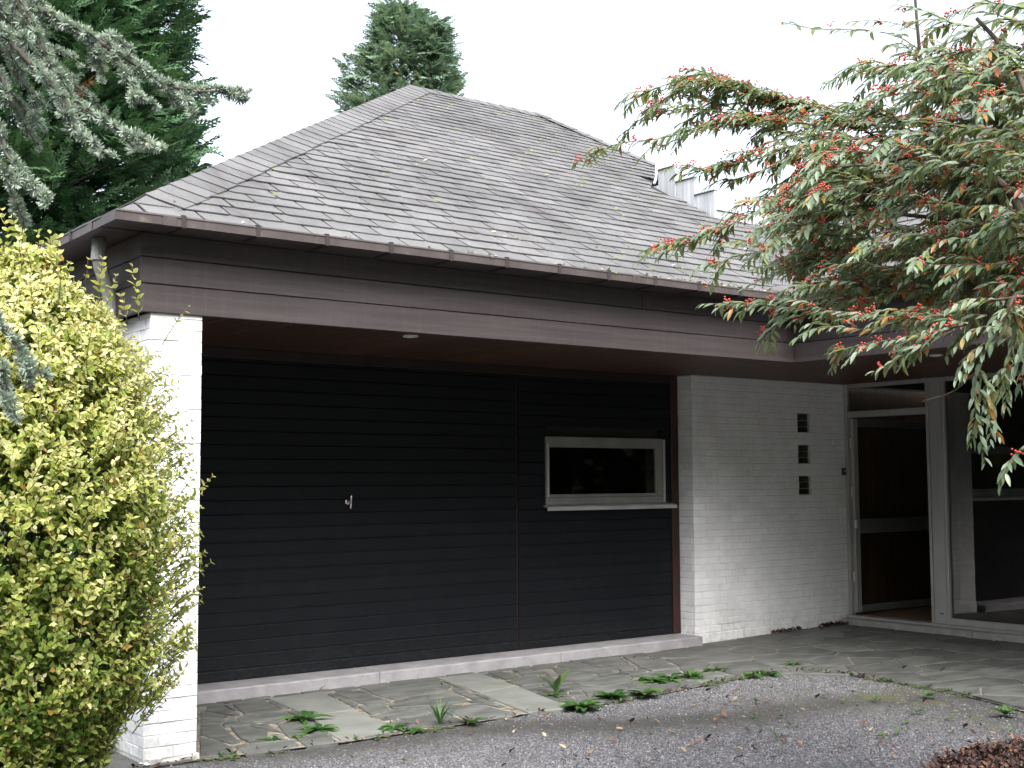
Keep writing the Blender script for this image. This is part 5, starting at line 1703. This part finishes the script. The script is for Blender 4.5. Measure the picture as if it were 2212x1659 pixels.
# ------------------------------------------------------------------ trees behind the photographer, added to block low light (seen in the window panes)
gt = []
for i in range(6500):
    ph = U(math.radians(165), math.radians(338))
    hgt = 10.5 + 3.0*mnoise.noise(Vector((math.cos(ph)*4, math.sin(ph)*4, 2.0)))
    z = hgt*rnd.random()**.8
    r = 15.5 + 2.2*mnoise.noise(Vector((math.cos(ph)*6, math.sin(ph)*6, z*.4))) + U(-.5, .9)
    gt.append((Vector((4 + r*math.cos(ph), 3 + r*math.sin(ph), z)), ph))
P = np.array([tuple(q[0]) for q in gt])
X = np.array([(-math.sin(q[1]) + rnd.gauss(0, .6), math.cos(q[1]) + rnd.gauss(0, .6), rnd.gauss(0, .6)) for q in gt])
N_ = np.array([(-math.cos(q[1]) + rnd.gauss(0, .5), -math.sin(q[1]) + rnd.gauss(0, .5), .5 + rnd.gauss(0, .5)) for q in gt])
M = basis(X, N_)*rng.uniform(.5, 1.0, len(P))[:, None, None]
me = inst_mesh("light_block_trees", *leaf_template(1.0, .6, .1, .2, 3), M, P, m_cyp, rng.uniform(.1, .9, len(P)), False, (4, 3, 0))
o = bpy.data.objects.new("light_block_trees", me); link(o, None, (4, 3, 0)); tag(o, "dark green belt of trees added opposite the house to block low light", "trees", kind="stuff")

# ------------------------------------------------------------------ weeds, fallen leaves, gravel
WT = leaf_template(1.0, .26, .18, .35, 5)
WT[0][:, 1] *= 1 + .35*np.sin(np.arange(len(WT[0]))*2.4)
ME_WEED = np_mesh("leaf", WT[0], WT[1], m_weed, None, True)
WR = leaf_template(1.0, .42, .15, .30, 4)
ME_ROUND = np_mesh("leaf", WR[0], WR[1], m_weed, None, True)
ME_BLADE = np_mesh("blade", *leaf_template(1.0, .045, .2, .35, 4), m_weed, None, True)
def put(me, name, parent, p, x, n, s, tint):
    M = basis(np.array([tuple(x)]), np.array([tuple(n)]))[0]*s
    o = bpy.data.objects.new(name, me); o['tint'] = float(tint)
    link(o, parent, p)
    o.matrix_basis = Matrix.Translation(Vector(p) - WORLD[parent.name]) @ Matrix(M.tolist()).to_4x4()
def weed(px, py, label, size, n, me=ME_WEED, rise=.35, cat="weed", name="dandelion", sub="leaf", spread=1.0):
    g = on_ground(px, py, .006)
    w = thing(name, g, label, cat)
    m = n + n//2
    for i in range(m):
        a = 2*math.pi*i*1.0/n*(1 if i < n else 1.37) + U(-.35, .35)
        x = Vector((math.cos(a)*spread, math.sin(a)*spread, rise*(U(.4, 1.5) if i < n else U(1.2, 2.6))))
        put(me, sub, w, g + Vector((math.cos(a), math.sin(a), 0))*.006 + Vector((0, 0, .004)), x, Vector((-math.cos(a)*.3, -math.sin(a)*.3, 1)) + rvec()*.2, size*(U(.75, 1.25) if i < n else U(.45, .8)), U(.0, .8))
    return w
weed(655, 1557, "serrated dandelion rosette between the flags by the pale slab nearest the pillar", .16, 11, rise=.45)
weed(693, 1577, "spreading dandelion rosette lying on the edge of the pale slab nearest the pillar", .15, 10, rise=.3)
weed(588, 1598, "small flat seedling rosette in the joint closest to the white pillar", .085, 7, rise=.2)
weed(645, 1592, "tiny round leaved seedling in the joint just below the two dandelions", .055, 6, ME_ROUND, .3, name="seedling")
weed(852, 1574, "dandelion rosette at the corner of the big pale slab by the gravel", .12, 9, rise=.3)
weed(902, 1577, "low yellowish weed at the gravel edge left of the grass tuft", .085, 8, rise=.25, name="weed")
weed(951, 1566, "upright tuft of thin green grass at the gravel edge", .17, 26, ME_BLADE, 2.0, "grass", "grass_tuft", "blade", .55)
weed(1018, 1562, "fluffy low green weed at the gravel edge right of the grass tuft", .085, 14, rise=.5, name="weed")
weed(1201, 1497, "tall weed with two upright leaves standing on the second pale slab", .20, 3, rise=2.3, name="weed")
weed(1196, 1504, "pale green flat weed lying at the foot of the tall two leaved weed", .10, 6, ME_ROUND, .35, name="weed")
weed(1258, 1530, "broad leaved plantain clump spilling over the gravel edge", .15, 13, ME_ROUND, .4, name="plantain")
weed(1322, 1509, "dandelion clump with two raised leaves among dark dead leaves", .155, 14, rise=.55)
weed(1391, 1503, "broad rosette with one raised leaf right of the dead leaf clump", .145, 12, ME_ROUND, .45, name="plantain")
weed(1412, 1473, "large spreading dandelion in the joint of the light flag", .17, 14, rise=.3)
weed(1449, 1469, "leafy dandelion between two others on the light flag", .15, 12, rise=.4)
weed(1493, 1463, "bushy dandelion at the end of the row on the light flag", .15, 13, rise=.45)
weed(1541, 1449, "small dandelion standing alone beyond the row towards the brick wall", .125, 9, rise=.4)
weed(1625, 1460, "low weed in dead leaves where the gravel edge starts to bend", .11, 9, rise=.3, name="weed")
weed(1656, 1455, "flat bright green weed at the bend of the gravel edge", .13, 9, rise=.25, name="weed")
weed(1714, 1437, "scraggy weed in the last joint before the gravel turns the corner", .11, 8, rise=.4, name="weed")
weed(2008, 1505, "pale seedling in the mossy gravel nearest the entrance paving", .07, 6, ME_ROUND, .6, name="seedling")
weed(1983, 1539, "little sprig growing alone in the middle of the shaded gravel", .06, 6, rise=.7, name="seedling")
weed(2172, 1545, "dark bushy sprig in the gravel close against the entrance paving", .10, 10, ME_ROUND, .8, name="weed")
weed(1905, 1592, "tiny seedling close to the heap of brown leaves", .05, 5, ME_ROUND, .5, name="seedling")

def on_gravel(p): return p.y < 6.92 and p.x < 7.9
em = MB()
for i in range(420):
    k = rnd.randrange(0, 13); t = rnd.random()**1.0
    x = EDGE[k+1][0]*(1-t)+EDGE[k+2][0]*t; y = EDGE[k+1][1]*(1-t)+EDGE[k+2][1]*t
    if mnoise.noise(Vector((x*1.8, y*1.8, 3))) < -.05: continue
    blob(em, Vector((x + U(-.02, .02), y + U(-.035, .02), -.006 + gz(x))), U(.008, .024), Vector((1, 0, 0)), Vector((0, 1, 0)), Vector((0, 0, 1)), .45)
o = em.build("edge_moss", m_moss_dark, None, kind="stuff"); tag(o, "dark moss cushions along the edge between paving and gravel", "moss", kind="stuff")
sl3 = Leaves()
for i in range(70):
    if i < 45:
        k = rnd.randrange(0, 13); t = rnd.random()
        c = Vector((EDGE[k+1][0]*(1-t)+EDGE[k+2][0]*t + U(-.03, .03), EDGE[k+1][1]*(1-t)+EDGE[k+2][1]*t + U(-.10, .04), .004))
    else:
        c = on_ground(U(1500, 2200), U(1500, 1620), .003)
        if not on_gravel(c): continue
    for q in range(rnd.randint(3, 8)):
        a = U(0, 6.28)
        sl3.add(c, (math.cos(a), math.sin(a), U(.3, 1.6)), (-math.cos(a)*.3, -math.sin(a)*.3, 1), U(.018, .055), U(0, .9))
P, X, N_, S, T = map(np.array, (sl3.p, sl3.x, sl3.n, sl3.sc, sl3.t)); org = P.mean(0)
me = inst_mesh("seedlings", *leaf_template(1.0, .34, .2, .3, 3), basis(X, N_)*S[:, None, None], P, m_weed, T, True, org)
o = bpy.data.objects.new("seedlings", me); link(o, None, org); tag(o, "scattered tiny green seedlings along the paving edge and in the gravel", "weeds", kind="stuff")
DLT = leaf_template(1.0, .52, .34, -.30, 4)
DLT[0][:, 2] += .10*np.sin(np.arange(len(DLT[0]))*2.1)
DLT[0][:, 1] *= 1 + .25*np.sin(np.arange(len(DLT[0]))*1.7)
dead = {k: np_mesh("fallen_leaf", DLT[0]*np.array([1, 1, s]), DLT[1], m, None, True) for k, m, s in (('y', m_fl_y, 1), ('r', m_fl_r, 1.5), ('o', m_fl_o, 1.2))}
DL = {'y': ("yellow dead leaf lying on the grey gravel", "yellow leaves on the gravel"), 'r': ("dark red dead leaf lying on the grey gravel", "dark red leaves on the gravel"),
      'o': ("orange dead leaf lying on the grey gravel", "orange leaves on the gravel")}
def dead_leaf(p, key, s, label=None, group=None, parent=None):
    o = bpy.data.objects.new("fallen_leaf", dead[key])
    o['tint'] = U(.05, .95)
    link(o, None, p)
    a = U(0, 6.28)
    M = basis(np.array([[math.cos(a), math.sin(a), U(-.15, .35)]]), np.array([[U(-.4, .4), U(-.4, .4), 1]]))[0]*s
    o.matrix_basis = Matrix.Translation(Vector(p)) @ Matrix(M.tolist()).to_4x4()
    tag(o, label or DL[key][0], "leaf", group or DL[key][1])
spots = [(1188,1548,'o'),(1165,1556,'r'),(1020,1583,'o'),(838,1612,'y'),(850,1622,'o'),(1110,1582,'y'),(1180,1590,'y'),(1360,1560,'o'),(1425,1560,'y'),(1413,1619,'o'),(1384,1656,'y'),
         (1566,1525,'y'),(1596,1520,'y'),(1570,1546,'o'),(1543,1558,'o'),(1460,1583,'y'),(1405,1588,'y'),(1345,1573,'y'),(1330,1630,'r'),(1330,1600,'o'),(1612,1549,'y'),(1640,1530,'o'),(1720,1568,'y'),
         (1660,1497,'o'),(1530,1490,'y'),(1620,1580,'r'),(1700,1600,'r'),(1585,1640,'r'),(1865,1567,'o'),(1880,1578,'y'),(1850,1525,'y'),(1962,1518,'o'),(1490,1610,'o'),(1275,1628,'y'),(1100,1625,'r'),(870,1642,'y')]
for x, y, k in spots:
    g = on_ground(x, y, .004)
    if g.y < 6.95 or g.x > 8: g.z = .004
    dead_leaf(g, k, U(.034, .060))
cnt = 0
while cnt < 100:
    x, y = U(760, 2200), U(1480, 1659)
    g = on_ground(x, y, .003)
    if not on_gravel(g): continue
    wgt = .25 + .75*max(0, min(1, (x-900)/700))
    if rnd.random() > wgt: continue
    dead_leaf(g, rnd.choice('yrrryorr'), U(.018, .046)); cnt += 1
for x, y, k in ((1062,1435,'o'),(955,1480,'r'),(1720,1448,'r'),(1948,1443,'r'),(1970,1412,'r'),(2025,1385,'r'),(1775,1360,'r'),(1900,1432,'o'),(2030,1450,'r'),(690,1490,'r'),(845,1560,'r'),(905,1563,'r'),(1370,1421,'o')):
    g = on_ground(x, y, .03); g = on_ground(x, y, gz(g.x) + .014)
    dead_leaf(g, k, U(.03, .055), {'o': "orange dead leaf lying on the slate paving", 'r': "dark red dead leaf lying on the slate paving"}[k], {'o': "orange leaves on the paving", 'r': "dark red leaves on the paving"}[k])
# heap of brown leaves at the lower right, drifts along the paving edge and the foot of the wall
def litter(name, label, pts, size, tint=(.0, 1.0)):
    g = Leaves()
    for p in pts:
        a = U(0, 6.28)
        g.add(p, (math.cos(a), math.sin(a), U(-.3, .5)), (U(-.7, .7), U(-.7, .7), 1), U(*size), U(*tint))
    P, X, N_, S, T = map(np.array, (g.p, g.x, g.n, g.sc, g.t))
    org = P.mean(0)
    me = inst_mesh(name, *leaf_template(1.0, .46, .40, -.35, 3), basis(X, N_)*S[:, None, None], P, m_litter, T, True, org)
    o = bpy.data.objects.new(name, me)
    link(o, None, org)
    tag(o, label, "leaves", kind="stuff")
hc_ = on_ground(2190, 1660)
pts = []
while len(pts) < 3200:
    x, y = U(1940, 2400), U(1575, 1760)
    e = ((x-2240)/240)**2 + ((y-1680)/78)**2
    if e > 1 + rnd.gauss(0, .12): continue
    g = on_ground(x, y)
    pts.append(Vector((g.x, g.y, .006 + max(0, 1-e)*U(0, .07))))
litter("leaf_heap", "heap of reddish brown dead leaves piled on the gravel", pts, (.018, .052))
pts = []
for i in range(110):
    k = rnd.randrange(len(EDGE)-8); t = rnd.random()
    x = EDGE[k][0]*(1-t)+EDGE[k+1][0]*t; y = EDGE[k][1]*(1-t)+EDGE[k+1][1]*t
    pts.append(Vector((x, y + U(-.07, .05), .006 + U(0, .012))))
litter("leaf_drift", "thin drift of dark dead leaves caught along the gravel edge", pts, (.018, .045), (0, .8))
pts = []
for (xa, xb, ya, yb, n_) in ((9.95, 10.45, 8.80, 8.86, 70), (10.75, 11.12, 8.74, 8.86, 70)):
    for i in range(n_): x = U(xa, xb); pts.append(Vector((x, U(ya, yb), gz(x) + .012 + U(0, .02))))
litter("leaf_drift", "small drifts of russet leaves along the foot of the white brick wall", pts, (.025, .055), (.2, .9))
# leaves stuck in the gutters
g = Leaves(); 
for i in range(120):
    x = GX - 5.4*abs(rnd.gauss(0, .35)) if i < 95 else U(3, 8)
    if x < 2.6: continue
    g.add((x, GY + U(.008, .05), 3.128 + U(0, .012)), (U(-1, 1), U(-1, 1), U(-.2, .4)), (U(-.5, .5), U(-.5, .5), 1), U(.018, .042), U(.75, 1))
for i in range(16):
    t = rnd.choice(ft); p = t[0] @ Vector((U(0, .3), U(0, .12), .006))
    g.add(p, (U(-1, 1), U(-1, 1), U(-.2, .3)), (0, -.5, .9), U(.03, .05), U(.9, 1))
P, X, N_, S, T = map(np.array, (g.p, g.x, g.n, g.sc, g.t))
org = P.mean(0)
me = inst_mesh("gutter_leaves", *leaf_template(1.0, .55, .25, -.2, 3), basis(X, N_)*S[:, None, None], P, m_fl_y, T, True, org)
o = bpy.data.objects.new("gutter_leaves", me); link(o, None, org); tag(o, "bright little leaves lying in the gutter and on the shingles", "leaves", kind="stuff")

# loose gravel stones over the drive
n_st = 60000
gx = rng.uniform(1.8, 8.6, n_st*3); gy = rng.uniform(3.6, 7.3, n_st*3)
edge_y = np.interp(gx, [e[0] for e in EDGE[:11]], [e[1] for e in EDGE[:11]])
edge_x = np.interp(gy, [e[1] for e in EDGE[10:17]][::-1], [e[0] for e in EDGE[10:17]][::-1])
v = np.stack([gx, gy, np.full_like(gx, -1.6)], 1)
dd = v @ np.array(CF); pxx = 1106 + FPX*(v @ np.array(CR))/dd; pyy = 829.5 - FPX*(v @ np.array(CU))/dd
spill = np.abs(rng.normal(size=len(gx)))*.035*(rng.random(len(gx)) < .35) + .008
keep = (gy < edge_y + spill) & (gx < edge_x + spill) & (gx > 2.3) & (pxx > 100) & (pxx < 2260) & (pyy < 1700)
idx = np.nonzero(keep)[0][:n_st]
OV = np.array([(1,0,0),(-1,0,0),(0,1,0),(0,-1,0),(0,0,1),(0,0,-1)], float)
OF = np.array([(0,2,4),(2,1,4),(1,3,4),(3,0,4),(2,0,5),(1,2,5),(3,1,5),(0,3,5)])
band = np.clip(1 - np.abs(gy[idx] + .327*gx[idx] + .13*np.sin(2.3*gx[idx]) - 8.28)*1.35, 0, 1)
far = np.clip((gx[idx]-6.7)*.9, 0, 1)*np.clip((6.5-gy[idx])*1.5, 0, 1)  # same corner thinned of stones, for dirt and painted tree shade
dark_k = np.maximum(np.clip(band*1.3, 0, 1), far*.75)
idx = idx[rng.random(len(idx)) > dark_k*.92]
k = len(idx)
X = rng.normal(size=(k, 3)); N_ = rng.normal(size=(k, 3))
sc = rng.uniform(.003, .0092, k)*np.where(rng.random(k) < .5, .75, 1)
M = basis(X, N_)*sc[:, None, None]*np.stack([rng.uniform(.8, 1.4, k), rng.uniform(.6, 1.1, k), rng.uniform(.5, .9, k)], 1)[:, None, :]
P = np.stack([gx[idx], gy[idx], np.where((gy[idx] > edge_y[idx] + .004) | (gx[idx] > edge_x[idx] + .004), .009, -.010)], 1)
me = inst_mesh("gravel", OV, OF, M, P, m_pebble, rng.beta(2.0, 2.2, k), False, np.array((5.0, 6.0, 0.0)))
o = bpy.data.objects.new("gravel", me); link(o, None, (5.0, 6.0, 0.0)); tag(o, "loose grey gravel chippings covering the driveway", "gravel", kind="stuff")
